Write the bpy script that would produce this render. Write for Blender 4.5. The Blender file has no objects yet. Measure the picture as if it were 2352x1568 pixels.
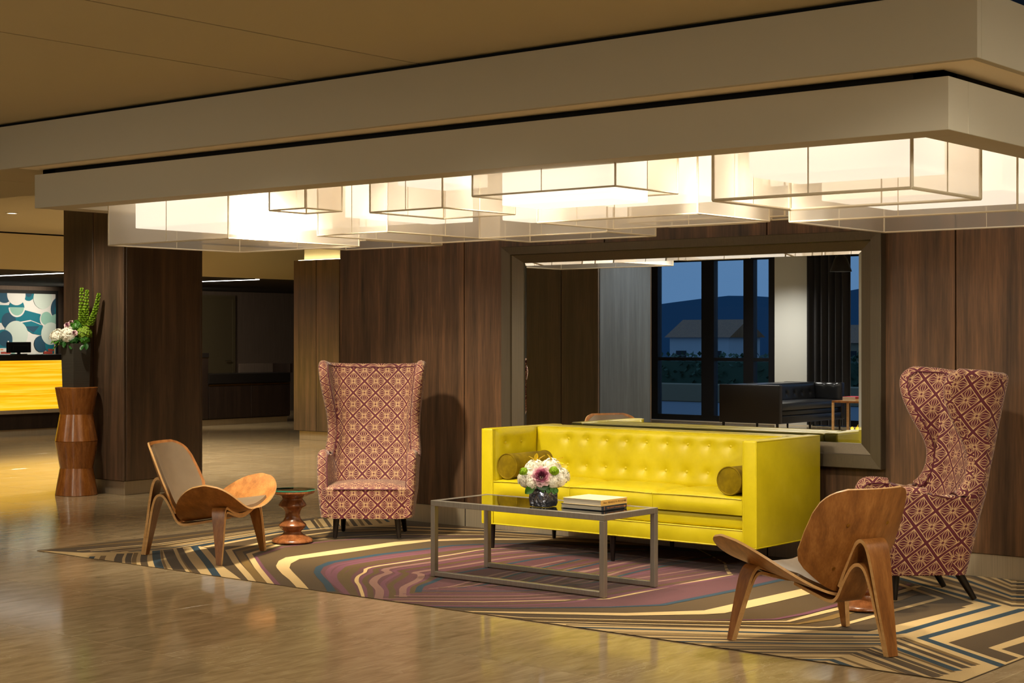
import bpy, bmesh, math, random
from mathutils import Vector, Matrix
random.seed(7)
S = bpy.context.scene
COL = S.collection

# ------------------------------------------------------------------ camera, world, exposure
F_PX, CX, HY, CAM_H = 3718.0, 1176.0, 774.0, 1.48
TH = math.atan2(4526, 3718)
FX, FY = -math.cos(TH), math.sin(TH)          # camera forward in plan
RX, RY = FY, -FX                               # camera right in plan
cam_d = bpy.data.cameras.new('camera')
cam = bpy.data.objects.new('camera', cam_d); COL.objects.link(cam)
cam.location = (0, 0, CAM_H)
cam.rotation_euler = (math.pi / 2, 0, math.atan2(-FX, FY))
cam_d.sensor_width = 36.0
cam_d.lens = F_PX / 2352 * 36.0
cam_d.shift_y = -10.0 / 2352
cam_d.clip_end = 300
S.camera = cam

world = bpy.data.worlds.new('dusk'); S.world = world; world.use_nodes = True
bgn = world.node_tree.nodes['Background']
bgn.inputs[0].default_value = (0.16, 0.30, 0.52, 1)
bgn.inputs[1].default_value = 1.0

S.view_settings.view_transform = 'Standard'
S.view_settings.look = 'None'
S.view_settings.gamma = 1.0
S.view_settings.use_curve_mapping = False
S.view_settings.exposure = 0.0
S.cycles.max_bounces = 12
S.cycles.transparent_max_bounces = 48
S.cycles.diffuse_bounces = 5
S.cycles.glossy_bounces = 5
S.cycles.caustics_reflective = False
S.cycles.caustics_refractive = False

LAMP_E = 1.1          # brightness of the inner diffusers of the ceiling lanterns
WARM = (1.0, 0.89, 0.69)

# ------------------------------------------------------------------ pixel helpers (2352 x 1568 frame)
def pray(x, y):
    l = (x - CX) / F_PX
    return (FX + l * RX, FY + l * RY, -(y - HY) / F_PX)
def onz(x, y, z=0.0):
    d = pray(x, y); t = (z - CAM_H) / d[2]
    return (d[0] * t, d[1] * t)

# ------------------------------------------------------------------ node material helpers
MATS = {}
def srgb(r, g, b):
    f = lambda c: (c / 255 / 12.92) if c / 255 <= 0.04045 else ((c / 255 + 0.055) / 1.055) ** 2.4
    return (f(r), f(g), f(b), 1)
class NT:
    def __init__(s, name):
        s.m = bpy.data.materials.new(name); s.m.use_nodes = True
        s.t = s.m.node_tree; s.n = s.t.nodes; s.l = s.t.links
        s.b = s.n['Principled BSDF']; s.out = s.n['Material Output']
        MATS[name] = s.m
    def new(s, t, **kw):
        n = s.n.new(t)
        for k, v in kw.items(): setattr(n, k, v)
        return n
    def link(s, a, b): s.l.new(a, b)
    def val(s, sock, v):
        if hasattr(v, 'is_output') or isinstance(v, bpy.types.NodeSocket): s.l.new(v, sock)
        else: sock.default_value = v
    def math(s, op, a, b=None, c=None, clamp=False):
        n = s.n.new('ShaderNodeMath'); n.operation = op; n.use_clamp = clamp
        s.val(n.inputs[0], a)
        if b is not None: s.val(n.inputs[1], b)
        if c is not None: s.val(n.inputs[2], c)
        return n.outputs[0]
    def mix(s, fac, a, b, blend='MIX'):
        n = s.n.new('ShaderNodeMix'); n.data_type = 'RGBA'; n.blend_type = blend
        s.val(n.inputs[0], fac); s.val(n.inputs[6], a); s.val(n.inputs[7], b)
        return n.outputs[2]
    def ramp(s, fac, stops):
        n = s.n.new('ShaderNodeValToRGB'); e = n.color_ramp.elements
        while len(e) > 1: e.remove(e[-1])
        e[0].position, e[0].color = stops[0]
        for p, c in stops[1:]:
            k = e.new(p); k.color = c
        s.val(n.inputs[0], fac); return n.outputs[0]
    def coords(s, kind='Object', scale=(1, 1, 1), rot=(0, 0, 0), loc=(0, 0, 0)):
        if kind == 'Position':
            src = s.new('ShaderNodeNewGeometry').outputs['Position']
        else:
            src = s.new('ShaderNodeTexCoord').outputs[kind]
        mp = s.new('ShaderNodeMapping')
        mp.inputs['Scale'].default_value = scale; mp.inputs['Rotation'].default_value = rot; mp.inputs['Location'].default_value = loc
        s.link(src, mp.inputs[0]); return mp.outputs[0]
    def noise(s, vec, scale=5, detail=4, rough=0.5, dist=0.0):
        n = s.new('ShaderNodeTexNoise'); s.link(vec, n.inputs['Vector'])
        n.inputs['Scale'].default_value = scale; n.inputs['Detail'].default_value = detail
        n.inputs['Roughness'].default_value = rough; n.inputs['Distortion'].default_value = dist
        return n.outputs[0]
    def bump(s, h, strength=0.2, dist=0.01):
        n = s.new('ShaderNodeBump'); n.inputs['Strength'].default_value = strength; n.inputs['Distance'].default_value = dist
        s.link(h, n.inputs['Height']); s.link(n.outputs[0], s.b.inputs['Normal'])
    def set(s, **kw):
        names = dict(color='Base Color', rough='Roughness', metal='Metallic', spec='Specular IOR Level', sheen='Sheen Weight', coat='Coat Weight',
                     coat_rough='Coat Roughness', trans='Transmission Weight', ior='IOR', emit='Emission Color', estr='Emission Strength', alpha='Alpha', sub='Subsurface Weight')
        for k, v in kw.items(): s.val(s.b.inputs[names[k]], v)
        return s.m

def plain(name, rgb, rough=0.5, metal=0.0, spec=0.5, **kw):
    t = NT(name); return t.set(color=srgb(*rgb), rough=rough, metal=metal, spec=spec, **kw)

def wood(name, dark, mid, light, axis='z', rough=0.35, coord='Object', k=1.0, spec=0.5, coat=0.0, stretch=.5, dist=.4):
    t = NT(name)
    sc = {'z': (9 * k, 9 * k, stretch * k), 'x': (0.5 * k, 9 * k, 9 * k), 'y': (9 * k, stretch * k, 9 * k)}[axis]
    v = t.coords(coord, sc)
    oi = t.new('ShaderNodeObjectInfo')
    add = t.new('ShaderNodeVectorMath', operation='ADD'); t.link(v, add.inputs[0])
    r = t.math('MULTIPLY', oi.outputs['Random'], 17.0)
    cmb = t.new('ShaderNodeCombineXYZ'); t.link(r, cmb.inputs[0]); t.link(r, cmb.inputs[1]); t.link(cmb.outputs[0], add.inputs[1])
    n1 = t.noise(add.outputs[0], 1.3, 5, 0.6, dist)
    n2 = t.noise(add.outputs[0], 9.0, 3, 0.6)
    f = t.math('ADD', t.math('MULTIPLY', n1, 0.72), t.math('MULTIPLY', n2, 0.28))
    c = t.ramp(f, [(0.30, srgb(*dark)), (0.5, srgb(*mid)), (0.68, srgb(*light))])
    t.bump(n2, 0.06, 0.002)
    return t.set(color=c, rough=rough, spec=spec, coat=coat, coat_rough=0.15)

def build_materials():
    wood('wall_wood', (52, 39, 28), (90, 66, 47), (126, 90, 62), 'z', 0.42, 'Position', 1.0, 0.35)
    wood('column_wood', (54, 43, 34), (84, 66, 51), (112, 84, 64), 'z', 0.30, 'Position', 1.0, 1.0)
    wood('walnut', (106, 62, 26), (140, 88, 40), (170, 114, 60), 'z', 0.36, 'Object', 1.6, stretch=.14, dist=.04)
    wood('walnut_cross', (112, 68, 28), (146, 94, 44), (174, 118, 62), 'y', 0.36, 'Object', 1.8, stretch=.9, dist=.03)
    wood('ply_edge', (196, 148, 92), (214, 168, 110), (228, 186, 130), 'x', 0.38, 'Object', 3.0)
    wood('stool_wood', (92, 52, 26), (128, 76, 40), (158, 100, 58), 'z', 0.25, 'Object', 2.0, 0.5, 0.3)
    wood('pedestal_wood', (112, 62, 22), (150, 90, 36), (178, 114, 52), 'z', 0.25, 'Object', 2.4, 0.5, 0.3)
    wood('desk_wood', (26, 18, 14), (38, 27, 21), (50, 36, 27), 'z', 0.45, 'Position', 1.0, 0.3)
    wood('wood_cool_lit', (68, 72, 74), (82, 86, 88), (96, 100, 102), 'z', 0.4, 'Position', 1.0, 0.5)  # column wood with cool daylight painted in, for one column's sides
    plain('black', (8, 8, 9), 0.7, spec=0.2)
    plain('black_wood', (22, 15, 12), 0.35)
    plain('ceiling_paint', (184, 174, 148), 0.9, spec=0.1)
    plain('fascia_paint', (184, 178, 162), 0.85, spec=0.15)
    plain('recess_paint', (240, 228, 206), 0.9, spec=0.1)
    plain('beige_wall', (212, 198, 160), 0.9, spec=0.1)
    plain('art_light', (255, 255, 255))
    plain('dark_ceiling', (40, 30, 24), 0.85, spec=0.2)
    plain('white_wall', (216, 216, 208), 0.9, spec=0.1)
    plain('grout', (200, 178, 138), 0.6)
    plain('brass', (180, 140, 70), 0.3, 1.0)
    plain('wire', (196, 184, 160), 0.45, 0.0)
    plain('chrome', (200, 198, 190), 0.15, 1.0)
    plain('charcoal_fabric', (46, 44, 44), 0.95, spec=0.1, sheen=0.2)
    plain('black_leather', (20, 20, 22), 0.32)
    plain('mullion', (14, 16, 22), 0.4)
    plain('lamp_black', (12, 12, 12), 0.4)
    # brushed metals
    for nm, rgb, rg, m in (('steel', (190, 176, 150), 0.38, 0.6), ('table_metal', (168, 160, 148), 0.36, 0.75), ('frame_metal', (88, 78, 62), 0.42, 0.5)):
        t = NT(nm); v = t.coords('Position', (240, 240, 3)); n = t.noise(v, 1, 2, 0.5)
        c = t.mix(n, srgb(*[int(k * .88) for k in rgb]), srgb(*[min(255, int(k * 1.1)) for k in rgb]))
        t.set(color=c, rough=rg, metal=m)
    # mirror
    plain('mirror', (232, 236, 240), 0.0, 1.0)
    # glass
    t = NT('clear_glass'); t.set(color=(0.93, 1, 0.97, 1), rough=0.0, trans=1.0, ior=1.45)
    t = NT('window_glass')
    g = t.new('ShaderNodeBsdfGlossy'); g.inputs['Roughness'].default_value = 0.0
    tr = t.new('ShaderNodeBsdfTransparent'); tr.inputs[0].default_value = (0.86, 0.92, 0.95, 1)
    fr = t.new('ShaderNodeFresnel'); fr.inputs[0].default_value = 1.5
    mx = t.new('ShaderNodeMixShader'); t.link(fr.outputs[0], mx.inputs[0]); t.link(tr.outputs[0], mx.inputs[1]); t.link(g.outputs[0], mx.inputs[2])
    t.link(mx.outputs[0], t.out.inputs[0])
    # glass table top: smoked reflective glass
    t = NT('table_glass'); t.set(color=srgb(120, 120, 112), rough=0.0, metal=1.0)
    # glass stool top
    t = NT('stool_glass')
    g = t.new('ShaderNodeBsdfGlossy'); g.inputs['Roughness'].default_value = 0.0
    tr = t.new('ShaderNodeBsdfTransparent'); tr.inputs[0].default_value = (0.93, 0.99, 0.96, 1)
    fr = t.new('ShaderNodeFresnel'); fr.inputs[0].default_value = 1.5
    mx = t.new('ShaderNodeMixShader'); t.link(fr.outputs[0], mx.inputs[0]); t.link(tr.outputs[0], mx.inputs[1]); t.link(g.outputs[0], mx.inputs[2])
    t.link(mx.outputs[0], t.out.inputs[0])
    plain('glass_edge', (60, 150, 120), 0.1)
    # marble floor tile
    t = NT('marble')
    v = t.coords('Position', (1, 1, 1))
    oi = t.new('ShaderNodeObjectInfo')
    r = t.math('MULTIPLY', oi.outputs['Random'], 40.0)
    cmb = t.new('ShaderNodeCombineXYZ'); t.link(r, cmb.inputs[0]); t.link(r, cmb.inputs[2])
    add = t.new('ShaderNodeVectorMath', operation='ADD'); t.link(v, add.inputs[0]); t.link(cmb.outputs[0], add.inputs[1])
    mp = t.new('ShaderNodeMapping'); mp.inputs['Rotation'].default_value = (0, 0, 0.35); mp.inputs['Scale'].default_value = (8.0, 2.0, 1); t.link(add.outputs[0], mp.inputs[0])
    n1 = t.noise(mp.outputs[0], 2.2, 6, 0.62, 0.6)
    base = t.ramp(n1, [(0.28, srgb(148, 126, 94)), (0.5, srgb(170, 148, 114)), (0.72, srgb(188, 167, 132))])
    n2 = t.noise(mp.outputs[0], .45, 7, 0.6, 1.6)
    vein = t.math('SUBTRACT', 1.0, t.math('MULTIPLY', t.math('ABSOLUTE', t.math('SUBTRACT', n2, 0.5)), 110.0), clamp=True)
    gate = t.math('GREATER_THAN', t.noise(add.outputs[0], 1.7, 2), 0.56)
    c = t.mix(t.math('MULTIPLY', t.math('MULTIPLY', vein, gate), 0.55), base, srgb(206, 190, 160))
    tint = t.math('ADD', 0.92, t.math('MULTIPLY', oi.outputs['Random'], 0.14))
    hsv = t.new('ShaderNodeHueSaturation'); t.link(tint, hsv.inputs['Value']); t.link(c, hsv.inputs['Color'])
    wv = t.noise(t.coords('Position', (1.6, 1.6, 1)), 2.0, 2, 0.5)
    t.bump(wv, 0.03, 0.002)
    t.set(color=hsv.outputs[0], rough=0.10, spec=0.16)
    # yellow leather
    t = NT('yellow_leather'); v = t.coords('Object')
    n = t.noise(v, 5, 4, 0.6); vo = t.new('ShaderNodeTexVoronoi'); vo.inputs['Scale'].default_value = 260; t.link(v, vo.inputs['Vector'])
    c = t.ramp(n, [(0.3, srgb(196, 178, 16)), (0.6, srgb(208, 190, 24)), (0.8, srgb(216, 200, 50))])
    t.bump(vo.outputs['Distance'], 0.12, 0.001); t.set(color=c, rough=0.36, spec=0.45)
    # taupe leather
    t = NT('taupe_leather'); v = t.coords('Object'); n = t.noise(v, 14, 3)
    t.bump(t.noise(v, 300, 2), 0.1, 0.001); t.set(color=t.mix(n, srgb(102, 86, 67), srgb(118, 101, 80)), rough=0.33)
    # olive velvet
    t = NT('olive_velvet'); v = t.coords('Object'); n = t.noise(v, 9, 4, 0.65)
    t.set(color=t.ramp(n, [(0.3, srgb(98, 80, 2)), (0.55, srgb(128, 106, 2)), (0.8, srgb(156, 132, 10))]), rough=0.8, sheen=0.05, spec=0.1)
    # rug colours
    for nm, rgb in dict(brown=(84, 64, 36), cream=(212, 180, 124), teal=(38, 62, 76), olive=(126, 96, 44), purple=(98, 58, 62), mauve=(142, 104, 92), plum=(112, 66, 80), dkolive=(92, 70, 34)).items():
        t = NT('rug_' + nm); v = t.coords('Position'); n = t.noise(v, 220, 2, 0.7); n2 = t.noise(v, 7, 3)
        c = t.mix(t.math('MULTIPLY', n, 0.45), srgb(*rgb), srgb(*[int(k * .66) for k in rgb])); c = t.mix(t.math('MULTIPLY', n2, 0.2), c, srgb(*[min(255, int(k * 1.15)) for k in rgb]))
        t.bump(n, 0.5, 0.004); t.set(color=c, rough=1.0, spec=0.0, sheen=0.15)
    # geometric star-and-lattice upholstery, in UV metres
    t = NT('star_fabric')
    uv = t.new('ShaderNodeTexCoord').outputs['UV']
    sp = t.new('ShaderNodeSeparateXYZ'); t.link(uv, sp.inputs[0])
    k = 1 / (0.1237 * math.sqrt(2))
    u, w = t.math('MULTIPLY', sp.outputs[0], k), t.math('MULTIPLY', sp.outputs[1], k)
    p, q = t.math('ADD', u, w), t.math('SUBTRACT', u, w)
    a = t.math('SUBTRACT', t.math('FRACT', p), 0.5); b = t.math('SUBTRACT', t.math('FRACT', q), 0.5)
    x, y = t.math('ABSOLUTE', a), t.math('ABSOLUTE', b)
    e, mn = t.math('MAXIMUM', x, y), t.math('MINIMUM', x, y)
    inn = t.math('LESS_THAN', e, 0.437)
    rim = t.math('GREATER_THAN', e, 0.413)
    mid = t.math('MULTIPLY', t.math('LESS_THAN', mn, 0.027), t.math('GREATER_THAN', mn, 0.009))
    d = t.math('ABSOLUTE', t.math('SUBTRACT', x, y)); g = t.math('MULTIPLY', t.math('ADD', x, y), 0.5)
    dia = t.math('LESS_THAN', d, 0.012)
    dk = t.math('MULTIPLY', 0.19, t.math('SUBTRACT', 1.0, t.math('DIVIDE', t.math('ABSOLUTE', t.math('SUBTRACT', g, 0.217)), 0.217)))
    kite = t.math('LESS_THAN', t.math('ABSOLUTE', t.math('SUBTRACT', d, dk)), 0.0165)
    pat = t.math('MAXIMUM', t.math('MAXIMUM', rim, mid), t.math('MAXIMUM', dia, kite))
    pat = t.math('MULTIPLY', t.math('MULTIPLY', pat, inn), t.math('GREATER_THAN', e, 0.05))
    weave = t.noise(t.coords('UV', (1, 1, 1)), 900, 2)
    c = t.mix(pat, t.mix(weave, srgb(82, 26, 38), srgb(100, 38, 50)), t.mix(weave, srgb(204, 166, 118), srgb(222, 188, 142)))
    t.bump(weave, 0.15, 0.001); t.set(color=c, rough=0.62, sheen=0.2, spec=0.25)
    # onyx back-lit desk front
    t = NT('lit_onyx'); v = t.coords('Position', (1, 0.35, 15)); n = t.noise(v, 1.6, 5, 0.6, 0.5)
    c = t.ramp(n, [(0.3, srgb(232, 150, 6)), (0.5, srgb(248, 190, 24)), (0.68, srgb(255, 214, 80))])
    t.set(color=c, rough=0.3, emit=c, estr=0.9)
    t = NT('island_onyx'); t.set(color=srgb(240, 170, 20), emit=(1.0, .58, .04, 1), estr=11.0)
    # lanterns
    t = NT('lantern_diffuser'); t.set(color=srgb(250, 240, 222), rough=0.8, emit=(1.0, 0.925, 0.80, 1), estr=LAMP_E)
    t = NT('lantern_sheer')
    v = t.coords('Position', (900, 900, 900)); wv = t.noise(v, 1, 1)
    tr = t.new('ShaderNodeBsdfTransparent'); tr.inputs[0].default_value = (1, 0.985, 0.96, 1)
    tl = t.new('ShaderNodeBsdfTranslucent'); tl.inputs[0].default_value = (0.90, 0.84, 0.74, 1)
    df = t.new('ShaderNodeBsdfDiffuse'); df.inputs[0].default_value = (0.88, 0.83, 0.75, 1)
    m1 = t.new('ShaderNodeMixShader'); m1.inputs[0].default_value = 0.5; t.link(tl.outputs[0], m1.inputs[1]); t.link(df.outputs[0], m1.inputs[2])
    m2 = t.new('ShaderNodeMixShader'); m2.inputs[0].default_value = 0.36; t.link(tr.outputs[0], m2.inputs[1]); t.link(m1.outputs[0], m2.inputs[2])
    t.link(m2.outputs[0], t.out.inputs[0])
    t = NT('opal'); t.set(color=(1, 1, 1, 1), emit=(1.0, 0.91, 0.72, 1), estr=30.0)  # glow of the added lobby fill drums
    t = NT('cove_led'); t.set(color=(1, 1, 1, 1), emit=(1.0, 0.86, 0.5, 1), estr=14.0)
    t = NT('linear_led'); t.set(color=(1, 1, 1, 1), emit=(1.0, 0.96, 0.88, 1), estr=7.0)
    t = NT('downlight_disc'); t.set(color=(1, 1, 1, 1), emit=(1.0, 0.9, 0.72, 1), estr=9.0)
    # plants, flowers
    plain('hydrangea_white', (248, 244, 228), 0.8, spec=0.2)
    plain('leaf_green', (60, 118, 26), 0.42)
    plain('leaf_dark', (34, 84, 26), 0.35)
    plain('lime', (140, 178, 30), 0.7, spec=0.2)
    plain('bells_green', (128, 160, 36), 0.6)
    plain('rose_pink', (206, 132, 160), 0.6)
    plain('rose_pale', (236, 200, 204), 0.65)
    plain('rose_plum', (158, 86, 120), 0.6)
    plain('orchid_yellow', (246, 214, 30), 0.55)
    plain('hedge_leaf', (60, 84, 60), 0.7)
    plain('ivy_leaf', (44, 82, 30), 0.55)
    plain('red_flower', (190, 50, 40), 0.6)
    t = NT('mercury_glass'); v = t.coords('Object'); n = t.noise(v, 16, 2, 0.5, 0.5)
    t.bump(n, 0.7, 0.03); t.set(color=t.mix(n, srgb(84, 92, 124), srgb(168, 172, 186)), rough=0.10, metal=0.85)
    t = NT('grey_vase'); v = t.coords('Object', (1, 1, 60)); n = t.noise(v, 1, 2); t.bump(n, 0.4, 0.004); t.set(color=srgb(62, 58, 50), rough=0.6)
    plain('page', (206, 196, 178), 0.8, spec=0.1)
    plain('book_cream', (244, 220, 168), 0.5)
    plain('book_spine', (236, 186, 98), 0.5)
    plain('book_navy', (52, 56, 66), 0.4)
    plain('ink_brown', (120, 84, 40), 0.6)
    plain('ink_orange', (196, 132, 70), 0.6)
    plain('book_red', (186, 60, 66), 0.5)
    plain('art_white', (196, 196, 196), 0.7, spec=0.1)
    plain('art_pale', (176, 188, 184), 0.7, spec=0.1)
    plain('art_teal', (24, 100, 118), 0.7, spec=0.1)
    plain('art_navy', (38, 70, 92), 0.7, spec=0.1)
    plain('art_mint', (124, 164, 154), 0.7, spec=0.1)
    plain('art_red', (150, 62, 52), 0.7, spec=0.1)
    plain('art_orange', (208, 110, 60), 0.7, spec=0.1)
    plain('art_tan', (214, 176, 142), 0.7, spec=0.1)
    t = NT('wallcovering'); v = t.coords('Position', (60, 60, 2)); n = t.noise(v, 1, 3)
    t.set(color=t.mix(n, srgb(74, 62, 54), srgb(98, 84, 74)), rough=0.85, spec=0.15)
    plain('door_paint', (72, 62, 42), 0.6)
    plain('asphalt', (120, 126, 134), 0.8)
    plain('kerb', (150, 132, 104), 0.9)
    plain('hill', (64, 92, 112), 1.0, spec=0.0)
    plain('granite', (26, 22, 20), 0.3)
    plain('monitor_black', (14, 13, 13), 0.45)
build_materials()

# ------------------------------------------------------------------ mesh helpers
def link(o, parent=None):
    COL.objects.link(o)
    if parent is not None: o.parent = parent
    return o
def M(*names): return [MATS[n] for n in names]
def thing(name, label, cat, loc=(0, 0, 0), rz=0.0, group=None):
    o = bpy.data.objects.new(name, None); o.empty_display_size = 0.1; link(o)
    o.location = loc; o.rotation_euler = (0, 0, rz)
    return tag(o, label, cat, group)
def tag(o, label=None, cat=None, group=None, kind=None):
    if label: o['label'] = label
    if cat: o['category'] = cat
    if group: o['group'] = group
    if kind: o['kind'] = kind
    return o
def struct(o, label=None):
    o['kind'] = 'structure'
    if label: o['label'] = label
    return o
class MB:
    """collects vertices and faces, builds one mesh object"""
    def __init__(s): s.v = []; s.f = []; s.m = []; s.uv = []
    def add(s, vs, fs, m=0, uvs=None):
        o = len(s.v); s.v += [tuple(p) for p in vs]
        for i, f in enumerate(fs):
            s.f.append(tuple(o + k for k in f)); s.m.append(m if isinstance(m, int) else m[i])
            s.uv.append(uvs[i] if uvs else [(0, 0)] * len(f))
        return s
    def box(s, x0, x1, y0, y1, z0, z1, m=0):
        vs = [(x, y, z) for z in (z0, z1) for y in (y0, y1) for x in (x0, x1)]
        return s.add(vs, [(0, 2, 3, 1), (4, 5, 7, 6), (0, 1, 5, 4), (2, 6, 7, 3), (0, 4, 6, 2), (1, 3, 7, 5)], m)
    def rbox(s, x0, x1, y0, y1, z0, z1, r=0.01, seg=2, m=0):
        bm = bmesh.new(); bmesh.ops.create_cube(bm, size=1)
        for v in bm.verts: v.co = ((x0 + x1) / 2 + v.co.x * (x1 - x0), (y0 + y1) / 2 + v.co.y * (y1 - y0), (z0 + z1) / 2 + v.co.z * (z1 - z0))
        bmesh.ops.bevel(bm, geom=bm.edges[:], offset=r, segments=seg, profile=0.5, affect='EDGES')
        bm.verts.index_update()
        s.add([v.co[:] for v in bm.verts], [[v.index for v in f.verts] for f in bm.faces], m); bm.free(); return s
    def tube(s, pts, r, n=8, m=0, cap=True, closed=False):
        pts = [Vector(p) for p in pts]; k = len(pts); vs = []; up0 = None
        for i, p in enumerate(pts):
            a = pts[i - 1] if (i > 0 or closed) else p; b = pts[(i + 1) % k] if (i < k - 1 or closed) else p
            d = (b - a).normalized()
            up = up0 if up0 is not None and abs(up0.dot(d)) < 0.95 else (Vector((0, 0, 1)) if abs(d.z) < 0.9 else Vector((1, 0, 0)))
            x = d.cross(up).normalized(); y = x.cross(d).normalized(); up0 = y
            rr = r[i] if isinstance(r, (list, tuple)) else r
            for j in range(n):
                t = 2 * math.pi * j / n; vs.append(p + x * (rr * math.cos(t)) + y * (rr * math.sin(t)))
        fs = [(i * n + j, i * n + (j + 1) % n, ((i + 1) % k) * n + (j + 1) % n, ((i + 1) % k) * n + j) for i in range(k if closed else k - 1) for j in range(n)]
        if cap and not closed: fs += [tuple(reversed(range(n))), tuple((k - 1) * n + j for j in range(n))]
        return s.add(vs, fs, m)
    def lathe(s, prof, n=32, c=(0, 0), m=0, cap=True):
        k = len(prof); vs = [(c[0] + r * math.cos(2 * math.pi * j / n), c[1] + r * math.sin(2 * math.pi * j / n), z) for r, z in prof for j in range(n)]
        fs = [(i * n + j, i * n + (j + 1) % n, (i + 1) * n + (j + 1) % n, (i + 1) * n + j) for i in range(k - 1) for j in range(n)]
        if cap: fs += [tuple(reversed(range(n))), tuple((k - 1) * n + j for j in range(n))]
        return s.add(vs, fs, m)
    def grid(s, fn, nu, nv, m=0, flip=False, uvfn=None):
        vs = [fn(i / nu, j / nv) for j in range(nv + 1) for i in range(nu + 1)]
        fs = []; uvs = []
        for j in range(nv):
            for i in range(nu):
                q = [(i, j), (i + 1, j), (i + 1, j + 1), (i, j + 1)]
                if flip: q.reverse()
                fs.append(tuple(b * (nu + 1) + a for a, b in q))
                uvs.append([uvfn(a / nu, b / nv) if uvfn else (a / nu, b / nv) for a, b in q])
        return s.add(vs, fs, m, uvs)
    def slab(s, fn, nu, nv, thick, m=0, me=None):
        """closed sheet of given thickness over fn(u,v); edge faces take material me"""
        P = [[Vector(fn(i / nu, j / nv)) for i in range(nu + 1)] for j in range(nv + 1)]
        N = [[None] * (nu + 1) for _ in range(nv + 1)]
        for j in range(nv + 1):
            for i in range(nu + 1):
                du = P[j][min(nu, i + 1)] - P[j][max(0, i - 1)]; dv = P[min(nv, j + 1)][i] - P[max(0, j - 1)][i]
                n = du.cross(dv); N[j][i] = n.normalized() if n.length > 1e-9 else Vector((0, 0, 1))
        W = nu + 1; T = W * (nv + 1)
        vs = [P[j][i] + N[j][i] * (thick / 2) for j in range(nv + 1) for i in range(W)] + [P[j][i] - N[j][i] * (thick / 2) for j in range(nv + 1) for i in range(W)]
        fs = []; ms = []
        for j in range(nv):
            for i in range(nu):
                a, b, c, d = j * W + i, j * W + i + 1, (j + 1) * W + i + 1, (j + 1) * W + i
                fs += [(a, b, c, d), (T + d, T + c, T + b, T + a)]; ms += [m, m]
        me = m if me is None else me
        rim = [i for i in range(nu)] ; 
        for i in range(nu):
            fs.append((T + i, T + i + 1, i + 1, i)); ms.append(me)
            o = nv * W; fs.append((o + i, o + i + 1, T + o + i + 1, T + o + i)); ms.append(me)
        for j in range(nv):
            a, b = j * W, (j + 1) * W; fs.append((a, b, T + b, T + a)); ms.append(me)
            a, b = j * W + nu, (j + 1) * W + nu; fs.append((T + a, T + b, b, a)); ms.append(me)
        return s.add(vs, fs, ms)
    def mesh(s, name, mats, smooth=False, uv=False, auto=None):
        me = bpy.data.meshes.new(name); me.from_pydata(s.v, [], s.f)
        for mm in mats: me.materials.append(mm)
        for p, k in zip(me.polygons, s.m): p.material_index = k; p.use_smooth = smooth
        if uv == 'box':
            l = me.uv_layers.new(name='UVMap')
            for p in me.polygons:
                n = p.normal; ax = max(range(3), key=lambda k: abs(n[k]))
                for li in p.loop_indices:
                    c = me.vertices[me.loops[li].vertex_index].co
                    l.data[li].uv = (c.y, c.z) if ax == 0 else ((c.x, c.z) if ax == 1 else (c.y, c.x))
        elif uv:
            l = me.uv_layers.new(name='UVMap'); i = 0
            for u in s.uv:
                for c in u: l.data[i].uv = c; i += 1
        me.update()
        if smooth and auto:
            try: me.set_sharp_from_angle(angle=math.radians(auto))
            except Exception: pass
        return me
    def build(s, name, mats, parent=None, smooth=False, uv=False, auto=40):
        if isinstance(mats, str): mats = [mats]
        return link(bpy.data.objects.new(name, s.mesh(name, M(*mats), smooth, uv, auto)), parent)
def copy_tree(root, loc, rz, label=None, group=None):
    r = root.copy(); COL.objects.link(r); r.location = loc; r.rotation_euler = (0, 0, rz)
    if label: r['label'] = label
    if group: r['group'] = group
    for ch in list(root.children):
        c = ch.copy(); COL.objects.link(c); c.parent = r
        for g in list(ch.children):
            d = g.copy(); COL.objects.link(d); d.parent = c
    return r
def catmull(pts, n=8):
    P = [Vector(p) for p in pts]; out = []
    for i in range(len(P) - 1):
        p0, p1, p2, p3 = P[max(0, i - 1)], P[i], P[i + 1], P[min(len(P) - 1, i + 2)]
        for k in range(n):
            t = k / n
            out.append(0.5 * ((2 * p1) + (p2 - p0) * t + (2 * p0 - 5 * p1 + 4 * p2 - p3) * t * t + (3 * p1 - p0 - 3 * p2 + p3) * t ** 3))
    out.append(P[-1]); return out
def interp(tab, x):
    if x <= tab[0][0]: return tab[0][1]
    for (a, b), (c, d) in zip(tab, tab[1:]):
        if x <= c:
            t = (x - a) / (c - a); t = t * t * (3 - 2 * t); return b + (d - b) * t
    return tab[-1][1]

# ================================================================== THE SETTING
RUG = (-9.66, -2.91, 6.575, 9.545)
WALL_Y = 9.55
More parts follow.
